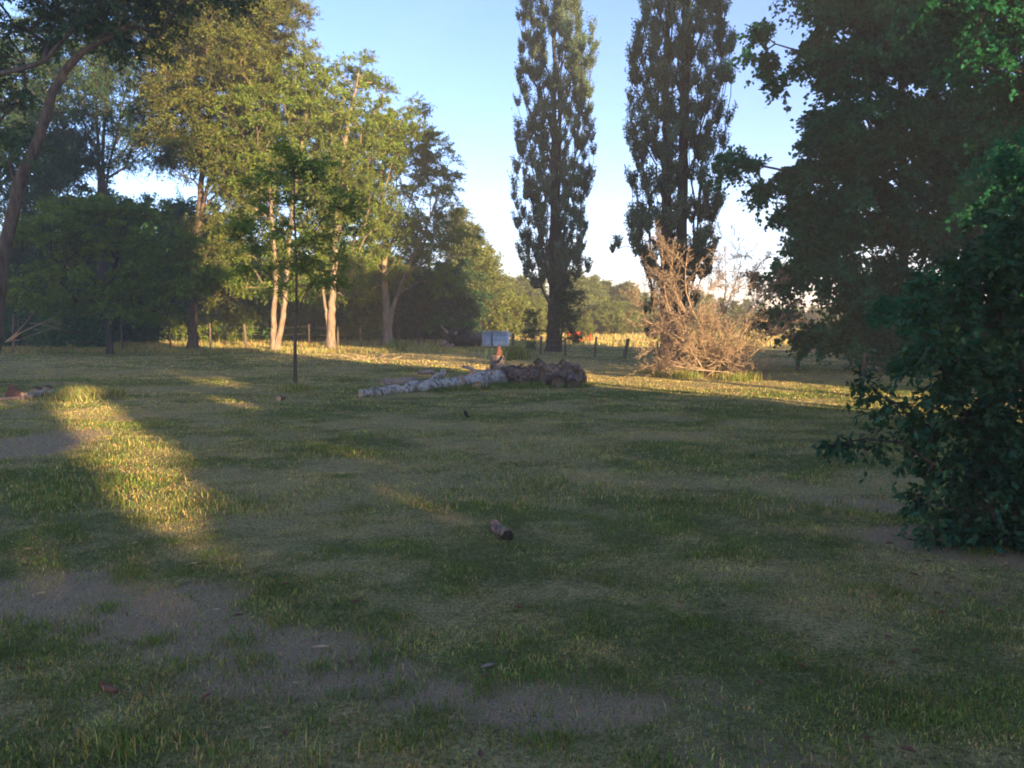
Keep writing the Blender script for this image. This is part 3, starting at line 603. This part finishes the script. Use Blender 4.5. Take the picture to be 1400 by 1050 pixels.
# near bush at the right border
RNG = np.random.default_rng(19)
tree('near_bush', 'dark bush close by at the right border, drooping leafy twigs over the grass', 'bush',
     [st(1400, 5.6, [(1390, 700), (1365, 620), (1300, 545)], .03, .01), st(1420, 5.7, [(1410, 600), (1390, 480), (1340, 400)], .03, .01), st(1385, 5.5, [(1360, 700), (1290, 650), (1220, 600), (1150, 605)], .022, .006), st(1440, 5.8, [(1450, 500), (1440, 380), (1400, 320)], .03, .01)],
     px_ell([(1385, 660, 90, 90), (1340, 600, 80, 60), (1280, 560, 70, 32), (1215, 565, 36, 16), (1180, 600, 32, 14), (1145, 612, 14, 6), (1290, 635, 60, 36), (1400, 520, 80, 70), (1340, 500, 60, 36), (1420, 420, 70, 60), (1340, 430, 60, 34), (1260, 425, 50, 22), (1450, 760, 100, 60), (1330, 710, 62, 40), (1290, 690, 40, 24), (1440, 330, 60, 60), (1300, 470, 70, 40), (1360, 370, 60, 50), (1290, 385, 50, 30), (1400, 290, 60, 40), (1250, 480, 40, 22), (1330, 780, 60, 24), (1240, 600, 40, 22), (1290, 740, 50, 30), (1260, 690, 36, 22), (1370, 800, 70, 24), (1255, 640, 36, 22), (1400, 740, 60, 50), (1215, 545, 30, 14), (1320, 540, 60, 40), (1200, 520, 26, 12)], 5.6),
     210, .15, 40, 6, .066, M['bush'], M['bark_dark'], minz=.1, group=None, aspect=.5, droop=.6, tip=.0022, twig_vis=.5, parts=BUSH, vary=.35, hue=.15, shell=.45, up=.1)

# ------------------------------------------------------------------ unseen trees added behind the viewer, leaf gaps cut to shape sun patches
TAN = math.tan(SUN_EL)
def st_xy(s_, t_): return s_*.8+t_*.6, s_*.6-t_*.8
def lit_window(s_, h):
    ns = (fbm(s_*.9, h*.9, 91, 3)-.5); s1 = s_+ns*.8; h1 = h+(fbm(s_*.8+30, h*.8, 92, 3)-.5)*1.4
    top = np.interp(s1, [-60, 10.2, 10.8, 11.6, 13.1, 13.4, 18.1, 18.3, 20.4, 20.6, 24.3, 25.0, 28.2, 29.0, 32, 33, 70],
                    [23.5, 23.5, 14.0, 11.0, 10.7, 3.9, 3.9, 6.0, 6.4, 21, 21, 20, 20, 12.0, 11.0, 8.0, 8.0])
    open_ = h1 > top
    def win(a, b, c, d): return (s_+ns*.35 > a) & (s_+ns*.35 < b) & (h > c) & (h < d)
    cs = np.interp(h, [4.5, 5.1, 6.2, 7.2], [1.15, 1.85, 2.05, 2.35]); hw = np.interp(h, [4.45, 4.7, 5.1, 6.2, 7.2], [.05, .3, .6, .62, .4])
    open_ |= (np.abs(s_+ns*.12-cs) < hw) & (h > 4.45) & (h < 7.2)
    open_ |= win(-1.2, 1.5, 6.55, 6.95) | win(5.4, 6.7, 7.0, 7.5) | win(6.6, 7.3, 9.9, 10.3) | win(4.4, 5.2, 6.1, 6.45) | win(8.2, 9.0, 8.0, 8.3) | win(9.5, 13.9, 8.9, 9.2)
    return open_
RNG = np.random.default_rng(101)
for i in range(9):
    s0 = -3.5+i*5.6; cx, cy = st_xy(s0+2.8, 22); b = gz(cx, cy); topz = 24 if s0 < 7.5 else (21 if s0 < 30 else 12)
    root = thing('shade_caster', b, 'unseen leafy tree added behind the viewer, crown cut to shape shade and sun patches', 'tree', 'shade casters added behind the viewer')
    w = Wood(); trunk_tube(w, [b, b+[.2, 0, topz*.3], b+[-.1, .2, topz*.62]], .3, .08, 8)
    n = int(5.6*topz*7.5/.045)
    ss = s0+RNG.uniform(-.4, 6.0, n); hh = RNG.uniform(.3, topz, n); tt = 22+RNG.uniform(-3, 3, n)
    k = ~lit_window(ss, hh); ss, hh, tt = ss[k], hh[k], tt[k]; z = hh-(22-tt)*TAN; k = z > .1; ss, tt, z = ss[k], tt[k], z[k]; n = len(ss)
    x, y = st_xy(ss, tt); pos = np.stack([x, y, z], -1)
    w.build('trunk', M['bark'], root, origin=b)
    leaves_mesh('crown', pos, unit(RNG.normal(size=(n, 3))), unit(RNG.normal(size=(n, 3))), RNG.uniform(.3, .55, n), RNG.uniform(.22, .34, n), np.ones((n, 3)), M['locust'], root, b)

# ------------------------------------------------------------------ fence
RNG = np.random.default_rng(55)
posts = [(-60, 428, 481), (18, 430, 481), (168, 437, 481), (233, 438, 480), (288, 442, 479), (337, 443, 479), (423, 443, 478), (462, 446, 477), (493, 447, 476), (521, 447, 475), (546, 449, 475), (572, 450, 475), (595, 450, 475), (641, 452, 476),
         (702, 456, 482), (739, 460, 485), (773, 462, 487), (813, 461, 489), (853, 463, 491), (900, 466, 494), (950, 470, 497), (1000, 474, 500), (1090, 478, 506), (1180, 482, 512), (1265, 484, 518), (1370, 488, 526)]
f0 = G(500, 476); fence = thing('wire_fence', f0, 'sagging wire fence on leaning wooden posts along the back of the meadow', 'fence')
tops = []
for (px, pt, pb) in posts:
    b = G(px, pb); d = b[1]; h = (pb-pt)/FPX*d*1.0; r = .075 if px in (702, 853, 337, 493) else RNG.uniform(.045, .062)
    if px in (572, 595, 641): r = .04
    lean = RNG.normal(0, .03, 2); 
    if px == 853: lean = np.array([.20, 0])
    if px == 813: lean = np.array([.06, 0])
    t = b+np.array([lean[0]*h, lean[1]*h, h]); w = Wood()
    q = np.array([b-[0, 0, .1], b+(t-b)*.33+RNG.normal(0, .008, 3), b+(t-b)*.66+RNG.normal(0, .008, 3), t]); w.tube(q, [r*1.05, r, r*.95, r*.9], 8, cap=True, rough=.06)
    o = w.build('post', [M['post']], fence, origin=f0); tops.append((b, t))
    if px == 853: tag(o, 'post leaning to the right')
for fr in (.32, .62, .9):
    w = Wood()
    for (b0, t0), (b1, t1) in zip(tops[:-1], tops[1:]):
        a = b0+(t0-b0)*fr; c = b1+(t1-b1)*fr; a = a-[0, .06, 0]; c = c-[0, .06, 0]; m_ = (a+c)/2-[0, 0, .03+.04*random.random()]
        w.tube([a, m_, c], [.006]*3, 4)
    w.build('wire', M['wire'], fence, origin=f0)

# ------------------------------------------------------------------ logs and cut wood
def log(name, label, pa, pb, ra, rb, mats, group=None, wob=.04, sides=12, n=None, rough=.045, extra=None, cat='log', lift=None):
    """pa, pb: world axis end points"""
    pa = np.array(pa, float); pb = np.array(pb, float); L = np.linalg.norm(pb-pa); n = n or max(4, int(L/.16))
    t = np.linspace(0, 1, n)[:, None]; pts = pa+(pb-pa)*t; j = RNG.normal(0, wob*min(1, (ra+rb)*3), (n, 3)); j[0] = j[-1] = 0; pts = pts+j
    r = ra+(rb-ra)*t[:, 0]; r = r*(1+RNG.normal(0, rough, n)); w = Wood(); w.tube(pts, r, sides, cap=True, capmat=1, rough=rough)
    if extra: extra(w, pts, r)
    o = w.build(name, mats, None, origin=(pa+pb)/2); return tag(o, label, cat, group)
def on(px, py, r, dd=0): g = G(px, py); g[1] += dd; return np.array([g[0], g[1], float(hz(g[0], g[1]))+r*.85])
LG = 'logs of the felled birch'; BW = [M['birch'], M['cutwood']]; LB = [M['logbark'], M['oldcut']]; PB = [M['branchwood'], M['cutwood']]
def knots(k, r_):
    def f(w, pts, r):
        for _ in range(k):
            i = RNG.integers(1, len(pts)-1); d = unit(np.array([RNG.normal(0, .5), RNG.normal(0, .6)-.3, abs(RNG.normal(.4, .4))])); q = pts[i]+d*r[i]*.6
            w.tube([q, q+d*r_*.9, q+d*r_*1.6+RNG.normal(0, .02, 3)], [r_*.8, r_*.55, r_*.3], 7, cap=True, capmat=1, rough=.15)
        for _ in range(k*5):                     # lifted flakes of bark
            i = RNG.integers(0, len(pts)-1); a = RNG.uniform(-.3, 3.4); d = np.array([0, -np.cos(a), np.sin(a)]); q = pts[i]+d*r[i]*1.0+np.array([RNG.normal(0, .08), 0, 0])
            w.tube([q-[.06, 0, 0], q+d*.008, q+[.07, 0, .01]], [.006, .02, .004], 4, rough=.3)
    return f
log('birch_log', 'long white birch trunk lying left in the grass, bark flaking black', on(492, 544, .10), on(632, 530, .16), .09, .17, BW, LG, extra=knots(4, .05))
log('birch_log', 'white birch section between the thin trunk end and the brown logs', on(628, 531, .17), on(700, 525, .2, .3), .16, .20, BW, LG, extra=knots(3, .05))
log('split_log', 'short split log with bright orange sunlit end in front of the birch', on(654, 533, .11), on(664, 528, .12, .2), .13, .13, [M['birch'], M['cutwood']], LG, extra=knots(2, .05))
log('brown_log', 'dark rough-barked log in the middle of the pile', on(690, 527, .26, .3), on(760, 526, .28, .5), .25, .30, LB, LG, extra=knots(6, .09))
log('brown_log', 'thick brown log forming the right end of the pile', on(742, 528, .28, -.1), on(795, 527, .27, .2), .27, .24, LB, LG, extra=knots(4, .12))
g = on(735, 528, .3); log('log_piece', 'upright leaning stub of log on top of the pile', g+[-.05, .0, .42], g+[.38, -.18, .02], .09, .13, LB, LG)
g = on(775, 528, .3); log('log_piece', 'flat slab of bark resting on the thick right log', g+[-.16, .05, .38], g+[.30, -.1, .20], .08, .10, LB, LG)
g = on(762, 529, .15); log('log_piece', 'short cut log standing out at the front of the brown pile', g+[0, -.3, .02], g+[.06, .25, .06], .17, .17, LB, LG)
g = on(783, 530, .15); log('log_piece', 'ochre-faced stump of log low at the right front of the pile', g+[0, -.2, -.02], g+[.1, .25, .05], .15, .15, LB, LG)
log('small_log', 'thin bare log lying behind the left end of the birch', on(522, 530, .09), on(566, 526, .1), .10, .12, PB, LG)
g = on(582, 527, .08); log('log_piece', 'short tan piece lying on the birch trunk', g+[-.18, 0, .28], g+[.2, .05, .27], .05, .06, PB, LG)
g = on(600, 532, .1); log('log_piece', 'pale broken birch knob sticking up from the trunk', g+[-.08, 0, .12], g+[.15, 0, .36], .12, .06, BW, LG)
BR = 'stripped branches on the log pile'
log('cut_branch', 'longest peeled branch running from the birch up to the brown logs', P(614, 522, 19.6), P(688, 502, 21.2), .05, .085, PB, BR, wob=.06)
log('cut_branch', 'pinkish peeled branch crossing behind the pile', P(633, 501, 22.6), P(680, 515, 21.4), .045, .075, PB, BR, wob=.06)
log('cut_branch', 'middle peeled branch lying flat behind the birch', P(640, 513, 21.6), P(694, 503, 22), .045, .07, PB, BR, wob=.06)
log('cut_branch', 'short stout peeled branch leaning on the birch with its cut end forward', P(656, 517, 20.2), P(678, 503, 20.9), .07, .085, PB, BR)
log('cut_branch', 'dark crooked branch stub pointing up from the pile top', on(672, 524, .06)+[0, .2, .36], on(686, 522, .07)+[0, .2, .62], .06, .03, LB, BR, wob=.1)
for i, (px, dz, lab) in enumerate([(711, .50, 'reddish splinter of wood on the dark log, left one'), (726, .5, 'reddish splinter of wood beside the leaning stub')]):
    g = on(px, 526, .3); log('wood_splinter', lab, g+[-.06, 0, dz-.3], g+[.07, 0, dz-.22], .05, .015, [M['redwood'], M['cutwood']], 'splinters on the log pile', cat='wood piece')
# cut wood at the left border
LW = 'cut wood at the left border'
log('birch_branch', 'white birch branch lying at the left border of the lawn', on(46, 543, .06), on(84, 538, .06), .055, .075, BW, LW, cat='branch', extra=knots(2, .04))
log('birch_branch', 'small white forked birch piece right of the white branch', on(90, 539, .05), on(97, 542, .05), .05, .03, BW, LW, cat='branch')
log('cut_branch', 'thin tan branch running in from the left border', on(-10, 549, .03), on(32, 546, .04), .02, .03, PB, LW, cat='branch', wob=.1)
log('bark_chunk', 'orange-brown lump of bark, the largest at the left border', on(18, 543, .1), on(34, 545, .08), .13, .08, [M['redwood'], M['cutwood']], LW, cat='wood piece', rough=.2)
log('bark_chunk', 'red-brown bark chunk behind the white birch branch', on(48, 540, .06), on(54, 539, .1), .09, .06, [M['redwood'], M['cutwood']], LW, cat='wood piece', rough=.2)
log('bark_chunk', 'flat reddish bark chunk above the white branch', on(63, 535, .05), on(70, 534, .05), .08, .05, [M['redwood'], M['cutwood']], LW, cat='wood piece', rough=.2)
log('wood_piece', 'tan split piece between the orange lump and the white branch', on(32, 547, .05), on(45, 545, .05), .05, .06, PB, LW, cat='wood piece')
log('wood_piece', 'red-brown wood piece on the grass just left of the sapling foot', on(381, 548, .05), on(388, 547, .05), .06, .05, [M['redwood'], M['cutwood']], None, cat='wood piece')
log('log_chunk', 'short grey log chunk lying alone in the middle of the lawn', on(676, 725, .04), on(694, 739, .04), .05, .045, [M['logbark'], M['bark_dark']], None, rough=.05, wob=.02, cat='log')
log('wood_piece', 'reddish bark slab in the near grass at lower left', on(138, 938, .01), on(160, 948, .01),   .018, .014, [M['redwood'], M['redwood']], None, cat='wood piece')
for i, (px, py, L, a, lab) in enumerate([(57, 814, .055, .4, 'pale wood chip on the bare soil at the left'), (185, 745, .06, .6, 'whitish chip in the lit grass above the bare soil'), (439, 888, .085, .1, 'long pale chip on the middle of the bare soil'),
        (667, 914, .075, .5, 'grey-white curled chip in the near grass'), (404, 938, .035, -.3, 'small tan chip low on the bare soil'), (297, 837, .05, .1, 'orange chip at the upper edge of the bare soil'), (88, 834, .03, .5, 'tiny white chip near the left bare soil'),
        (265, 773, .045, .2, 'white chip in the grass above the bare soil'), (37, 753, .05, .4, 'pale chip in straw near the left border'), (365, 1000, .03, .2, 'small chip near the bottom of the view'), (168, 552, .08, .3, 'white scrap in the shaded lawn, left of two'), (213, 552, .08, .3, 'white scrap in the shaded lawn, right of two')]):
    b = G(px, py); d = np.array([math.cos(a), math.sin(a), .06]); w = Wood()
    w.tube([b+[0, 0, .012]-d*L/2, b+[0, 0, .02], b+[0, 0, .014]+d*L/2], [L*.10, L*.2, L*.08], 5, cap=True, rough=.2)
    w.V = [np.asarray(v)*[1, 1, .3]+[0, 0, (b[2]+.018)*.7] for v in w.V]
    o = w.build('wood_chip', [M['cutwood'] if i not in (10, 11, 3) else M['branchwood']], None, origin=b); tag(o, lab, 'wood chip', 'wood chips in the grass')
# twigs on the lit strip in front of the fence
for i, (x0, y0, x1, y1, lab) in enumerate([(443, 493, 500, 492, 'long thin stick lying in the sunlit strip, left'), (490, 491, 548, 492, 'crooked stick in the sunlit strip below the forked tree'), (505, 476.5, 516, 476.5, 'short stick at the foot of the forked tree'), (520, 489, 545, 486, 'thin branching stick behind the crooked one')]):
    log('stick', lab, on(x0, y0, .03), on(x1, y1, .03)+[0, 0, .1], .03, .02, [M['deadwood'], M['cutwood']], 'sticks before the fence', wob=.5, cat='stick', sides=6, n=8)

# cut stump with a wedge of wood left on it
b = G(680, 497); root = thing('cut_stump', b, 'cut tree stump with a brown wedge of trunk still standing on it', 'stump')
w = Wood(); w.tube([b-[0, 0, .1], b+[0, 0, .12], b+[0.01, 0, .30]], [.34, .26, .24], 14, cap=True, capmat=1, rough=.07); w.build('stump_base', [M['bark_pale'], M['cutwood']], root, origin=b)
w = Wood(); w.tube([b+[.06, 0, .30], b+[.07, 0, .5], b+[.05, 0, .66]], [.15, .12, .04], 8, cap=True, rough=.12); w.build('wood_wedge', [M['redwood']], root, origin=b)

# uprooted stump lying by the fence
RNG = np.random.default_rng(8)
b = G(625, 477); root = thing('uprooted_stump', b, 'dark uprooted stump with torn roots and pale splinters lying before the fence', 'stump')
w = Wood(); c = b+[0, 0, .55]
w.tube([c+[-.55, 0, .1], c+[-.2, 0, 0.05], c+[.2, 0, .0], c+[.6, 0, -.1], c+[.75, 0, -.15]], [.3, .5, .56, .44, .22], 18, cap=True, rough=.24); w.build('root_ball', [M['bark_dark']], root, origin=b)
for i in range(60):
    a = RNG.uniform(0, 6.28); s0 = c+[RNG.uniform(-.5, .6), 0, RNG.uniform(-.3, .3)]; d = unit(np.array([RNG.normal(0, .7), np.cos(a), np.sin(a)*.8])); L = RNG.uniform(.3, .6); e = s0+d*L*1.7
    e[2] = max(e[2], .05); w2 = Wood(); w2.tube([s0, s0+d*L*.5+RNG.normal(0, .06, 3), e], [.06, .04, .012], 5, rough=.1); w2.build('root', [M['bark_dark']], root, origin=b)
for (ax, az, bx, bz, r) in [(-.45, .35, -.95, .18, .09), (-.4, .2, -.62, .02, .1), (-.2, .25, -.35, .02, .1), (-.5, .9, -.85, 1.25, .06), (-.1, .85, .05, .9, .08), (-.6, .45, -.78, .3, .07)]:
    w2 = Wood(); w2.tube([b+[ax, -.38, az], b+[(ax+bx)/2, -.5, (az+bz)/2+.03], b+[bx, -.5, bz+.05]], [r, r, r*.5], 7, cap=True, capmat=1); o = w2.build('splinter', [M['branchwood'], M['cutwood']], root, origin=b)

# brown heap and metal boxes
def box_mesh(name, size, mat, parent, loc, bevel=.01, ribs=0):
    sx, sy, sz = size; V = []; F = []
    def quadbox(x0, x1, y0, y1, z0, z1):
        k = len(V); V.extend([(x0, y0, z0), (x1, y0, z0), (x1, y1, z0), (x0, y1, z0), (x0, y0, z1), (x1, y0, z1), (x1, y1, z1), (x0, y1, z1)])
        F.extend([[k+a for a in f] for f in ((3, 2, 1, 0), (4, 5, 6, 7), (0, 1, 5, 4), (1, 2, 6, 5), (2, 3, 7, 6), (3, 0, 4, 7))])
    if not ribs: quadbox(0, sx, 0, sy, 0, sz)
    else:                                        # corrugated shell
        prof = []
        for side, (o, d, nrm, L) in enumerate([((0, 0), (1, 0), (0, -1), sx), ((sx, 0), (0, 1), (1, 0), sy), ((sx, sy), (-1, 0), (0, 1), sx), ((0, sy), (0, -1), (-1, 0), sy)]):
            n = max(4, int(L/.035))
            for i in range(n):
                u = i/n*L; a = .008*math.sin(i*math.pi/2*1.0) if 0 < i < n else 0
                prof.append((o[0]+d[0]*u+nrm[0]*a, o[1]+d[1]*u+nrm[1]*a))
        n = len(prof)
        for z in (0, sz): V.extend([(p[0], p[1], z) for p in prof])
        for i in range(n): j = (i+1) % n; F.append([i, j, n+j, n+i])
        F.append(list(range(n, 2*n)))
    o = mesh_obj(name, V, F, mat, parent); o.location = loc; return o
for (px0, px1, d, lab) in [(659, 672, 44.6, 'grey corrugated metal bin, the left and narrower of two'), (673.5, 694, 44.3, 'grey corrugated metal bin, the right and wider of two')]:
    xa = (px0-700)/FPX*d; wdt = (px1-px0)/FPX*d; root = thing('metal_bin', gz(xa, d), lab, 'bin', 'metal bins by the fence'); root.rotation_euler = (0, 0, R(-7))
    box_mesh('body', (wdt, .95, .84), M['zinc'], root, (0, 0, .05), ribs=1)
    box_mesh('lid', (wdt+.03, .99, .035), M['zinc'], root, (-.015, -.02, .892))
    box_mesh('plinth', (wdt-.06, .85, .05), M['rubber'], root, (.03, .04, 0.0))
w = Wood(); b = stand(650, 46); c = b+[0, 0, .42]
w.tube([c+[-.42, 0, -.05], c+[-.35, 0, .0], c+[0, 0, .03], c+[.4, 0, 0], c+[.46, 0, -.05]], [.22, .36, .40, .38, .28], 18, cap=True, rough=.09)
o = w.build('brush_heap', [M['brownheap']], None, origin=b); tag(o, 'reddish brown low heap between the uprooted stump and the metal bins', 'heap')
b = stand(699.5, 50); w = Wood(); w.tube([b+[0, 0, .45], b+[0, 0, .5], b+[0, 0, .66], b+[0, 0, .68]], [.09, .13, .16, .165], 14, cap=True); o = w.build('white_tub', [M['white']], None, origin=b)
w2 = Wood(); w2.tube([b, b+[0, 0, .46]], [.03, .03], 6); o2 = w2.build('stake', M['post'], o, origin=b); o2.location = (0, 0, 0); tag(o, 'small white tub on a stake right of the metal bins', 'tub')

# red farm implement in the hay field
RNG = np.random.default_rng(3)
d = 52.0; b = stand(795, d); root = thing('farm_implement', b, 'orange-red farm implement rusting in the sunlit hay field behind the fence', 'machine')
def bar(name, pts, r, mat, sides=6): w = Wood(); w.tube([b+np.array(p) for p in pts], [r]*len(pts) if not isinstance(r, list) else r, sides, cap=True); return w.build(name, [M[mat]], root, origin=b)
k = d/FPX
def q(px, py, dy=0): p = P(px, py, d); return (p[0]-b[0], dy, p[2]-b[2])
o = box_mesh('hopper', (12.5*k, .55, 5.2*k), M['redpaint'], root, (q(784, 0)[0], -.25, q(0, 459)[2]))
me = o.data
for v in me.vertices:
    if v.co.z < .05: v.co.y = .27+(v.co.y-.27)*.45; v.co.x = .31+(v.co.x-.31)*.85
bar('lower_beam', [q(783.5, 464.5, -.15), q(798, 465, -.15)], .055, 'redpaint'); bar('lower_beam', [q(783.5, 464.5, .25), q(798, 465, .25)], .055, 'redpaint')
for px in (785.5, 790, 795): bar('strut', [q(px, 458.5, -.1), q(px+1, 464.5, -.15)], .03, 'rust'); 
bar('strut', [q(799, 455, 0), q(800.5, 462, 0), q(797, 473, 0)], .035, 'rust'); bar('strut', [q(785, 464, 0), q(783, 474, 0)], .035, 'rust')
bar('drawbar', [q(798, 462, 0), q(806, 463, 0)], .04, 'rust')
bar('drawbar', [q(776, 455, 0), q(784, 457, 0)], .045, 'redpaint'); bar('bracket', [q(776.5, 454, 0), q(778.5, 458.5, 0)], .10, 'redpaint')
bar('gear_post', [q(807, 456.5, 0), q(806.8, 460, 0), q(806.3, 466, 0)], [.07, .09, .09], 'redpaint', 10)
for px in (804.6, 808.2):
    c = np.array(q(px+.3, 466.2, 0)); a = np.linspace(0, 2*np.pi, 17); bar('wheel', [c+np.array([.07*np.cos(t), .16*np.cos(t)*.8, .19*np.sin(t)]) for t in a], .045, 'redpaint', 6)
    bar('hub', [c-[0, .06, 0], c+[0, .06, 0]], .06, 'redpaint', 8)
bar('tine', [q(805, 469, 0), q(804, 474, 0)], .025, 'rust'); bar('tine', [q(809, 469, 0), q(810, 474, 0)], .025, 'rust')

# small black bird
b = G(637, 572); root = thing('small_bird', b, 'small black bird standing upright alone on the lawn', 'bird')
w = Wood(); w.tube([b+np.array(p) for p in [(.075, 0, .018), (.045, 0, .03), (.012, 0, .055), (-.006, 0, .09), (-.014, 0, .12), (-.012, 0, .142), (-.010, 0, .152)]], [.006, .012, .026, .03, .021, .017, .006], 12, cap=True)
w.tube([b+np.array(p) for p in [(-.02, 0, .14), (-.042, 0, .135)]], [.005, .001], 5); w.build('body', [M['blackfeather']], root, origin=b)
for sgn in (-1, 1):
    w = Wood(); w.tube([b+np.array([.005, sgn*.01, .04]), b+np.array([.0, sgn*.012, .01]), b+np.array([-.015, sgn*.013, -.005])], [.004, .0025, .002], 5); w.build('leg', [M['blackfeather']], root, origin=b)

# ------------------------------------------------------------------ dead branches
def deadtree(w, start, target, r0, depth, curl=.12, nsub=(11, 9, 5), sides=(7, 5, 4, 3)):
    start = np.array(start, float); target = np.array(target, float); L = np.linalg.norm(target-start); n = 8 if depth < 2 else 5
    t = np.linspace(0, 1, n)[:, None]; amp = curl*L; ax = RNG.normal(size=(2, 3))
    pts = start+(target-start)*t+amp*(np.sin(t*np.pi*.95)*ax[0]*.6+np.sin(t*np.pi*2.1)*ax[1]*.3); pts[:, 2] = np.maximum(pts[:, 2], .03)
    w[min(depth, 1)].tube(pts, r0*(1-.75*t[:, 0])+.002, sides[depth])
    if depth < len(nsub):
        for _ in range(nsub[depth]):
            u = RNG.uniform(.2, 1); i = min(int(u*(n-1)), n-2); f = u*(n-1)-i; p = pts[i]*(1-f)+pts[i+1]*f
            d = unit(unit(target-start)*.75+RNG.normal(0, .65, 3)+np.array([0, 0, .05])); l2 = L*RNG.uniform(.25, .5)*(1.1-.45*u)
            deadtree(w, p, p+d*l2, max(.0035, r0*(1-.7*u)*.5), depth+1, curl*1.35, nsub, sides)
RNG = np.random.default_rng(64)
b = G(965, 514); root = thing('fallen_dead_tree', b, 'golden sunlit tangle of bare dead branches heaped before the broader poplar', 'dead tree')
ws = [Wood(), Wood()]; D = 22.3
for (x0, y0, x1, y1, r, d0, d1) in [(950, 500, 905, 338, .06, 0, .3), (948, 500, 935, 345, .05, 0, -.5), (945, 495, 870, 410, .045, 0, -.3), (955, 500, 990, 335, .04, .4, .8), (960, 505, 1015, 350, .05, .3, .4), (1000, 400, 1045, 352, .025, .4, .5),
        (965, 505, 1040, 400, .05, 0, -.3), (970, 510, 1055, 450, .05, 0, -.6), (975, 512, 1050, 500, .045, 0, -.8), (945, 505, 885, 470, .04, 0, -.8), (940, 505, 875, 500, .035, 0, -.6), (1010, 516, 895, 488, .05, -.6, -.9),
        (955, 505, 960, 420, .045, 0, -.6), (970, 505, 1000, 440, .04, -.3, -.8), (930, 485, 900, 430, .04, 0, .6), (985, 510, 1030, 470, .04, .3, .6), (960, 505, 930, 440, .035, -.6, -1.1), (1000, 510, 985, 450, .035, .5, .3), (1005, 505, 1072, 415, .035, .2, .4), (1000, 450, 1060, 385, .03, .3, .3), (975, 470, 1010, 380, .035, .2, .4), (960, 440, 985, 350, .03, .2, .1), (940, 440, 880, 360, .03, .2, .4), (940, 470, 884, 440, .045, -.9, -1.1), (940, 480, 868, 446, .03, -.4, -.6), (950, 440, 920, 345, .04, .2, -.2)]:
    deadtree(ws, P(x0, y0, D+d0), P(x1, y1, D+d1), r*.55, 0)
for i in range(50):                              # the low rounded mound of finer branches
    a = RNG.uniform(.0, math.pi); rr = RNG.uniform(.6, 1.0); x1 = 966+98*rr*math.cos(a); y1 = 514-88*rr*math.sin(a)
    deadtree(ws, P(RNG.uniform(930, 1010), RNG.uniform(498, 516), D+RNG.uniform(-.5, .6)), P(x1, y1, D+RNG.uniform(-1.0, 1.0)), RNG.uniform(.009, .018), 1)
ws[0].build('limb', M['deadwood'], root, origin=b); ws[1].build('twigs', M['deadwood'], root, origin=b)
b = stand(12, 37); root = thing('fallen_branch', b, 'pale bare fallen branch leaning in the dark shrubs by the leaning trunk', 'branch'); ws = [Wood(), Wood()]
for (x0, y0, x1, y1, r) in [(8, 468, 58, 410, .035), (10, 466, 90, 420, .035), (40, 442, 95, 455, .02), (12, 468, 80, 432, .025), (20, 466, 75, 450, .02)]:
    deadtree(ws, P(x0, y0, 37), P(x1, y1, 36.6), r, 0, .06, (4, 2))
ws[0].build('limb', M['deadwood'], root, origin=b); ws[1].build('twigs', M['deadwood'], root, origin=b)

RNG = np.random.default_rng(90)
for i in range(46):
    g = G(RNG.uniform(1210, 1400), RNG.uniform(720, 860)) if i < 26 else G(RNG.uniform(0, 1300), RNG.uniform(780, 1040))
    a = RNG.uniform(0, 6.28); L = RNG.uniform(.02, .035); d_ = np.array([math.cos(a), math.sin(a), 0])*L; e_ = np.array([-math.sin(a), math.cos(a), 0])*L*.45; u_ = np.array([0, 0, L*.35])
    q0 = g+[0, 0, .018]; V = [q0-d_, q0-d_*.3+e_+u_, q0+d_*.5+e_*.8+u_*.8, q0+d_*1.1+u_*.3, q0+d_*.5-e_*.8+u_, q0-d_*.3-e_+u_*.7, q0]
    o = mesh_obj('fallen_leaf', V, [[6, 0, 1], [6, 1, 2], [6, 2, 3], [6, 3, 4], [6, 4, 5], [6, 5, 0]], M['redwood'], origin=g)
    tag(o, 'curled rust-brown dead leaf on the ground under the near bush' if i < 26 else 'curled rust-brown dead leaf in the foreground grass', 'dead leaf', 'dead leaves under the bush' if i < 26 else 'dead leaves in the foreground')
# ------------------------------------------------------------------ haze
m = bpy.data.materials.new('haze'); m.use_nodes = True; n = m.node_tree.nodes; n.clear()
out = n.new("ShaderNodeOutputMaterial"); pv = n.new("ShaderNodeVolumePrincipled"); pv.inputs["Density"].default_value = .0020
pv.inputs["Color"].default_value = (1, .95, .88, 1); pv.inputs["Anisotropy"].default_value = 0.1
m.node_tree.links.new(pv.outputs[0], out.inputs["Volume"])
x0, x1, y0, y1, z0, z1 = -1100, 1100, -420, 1700, -2.5, 24.5
V = [(x0, y0, z0), (x1, y0, z0), (x1, y1, z0), (x0, y1, z0), (x0, y0, z1), (x1, y0, z1), (x1, y1, z1), (x0, y1, z1)]
hb = mesh_obj('haze', V, [[3, 2, 1, 0], [4, 5, 6, 7], [0, 1, 5, 4], [1, 2, 6, 5], [2, 3, 7, 6], [3, 0, 4, 7]], m); tag(hb, 'thin warm evening haze over the meadow', 'haze', kind='stuff')
sc.cycles.volume_bounces = 1
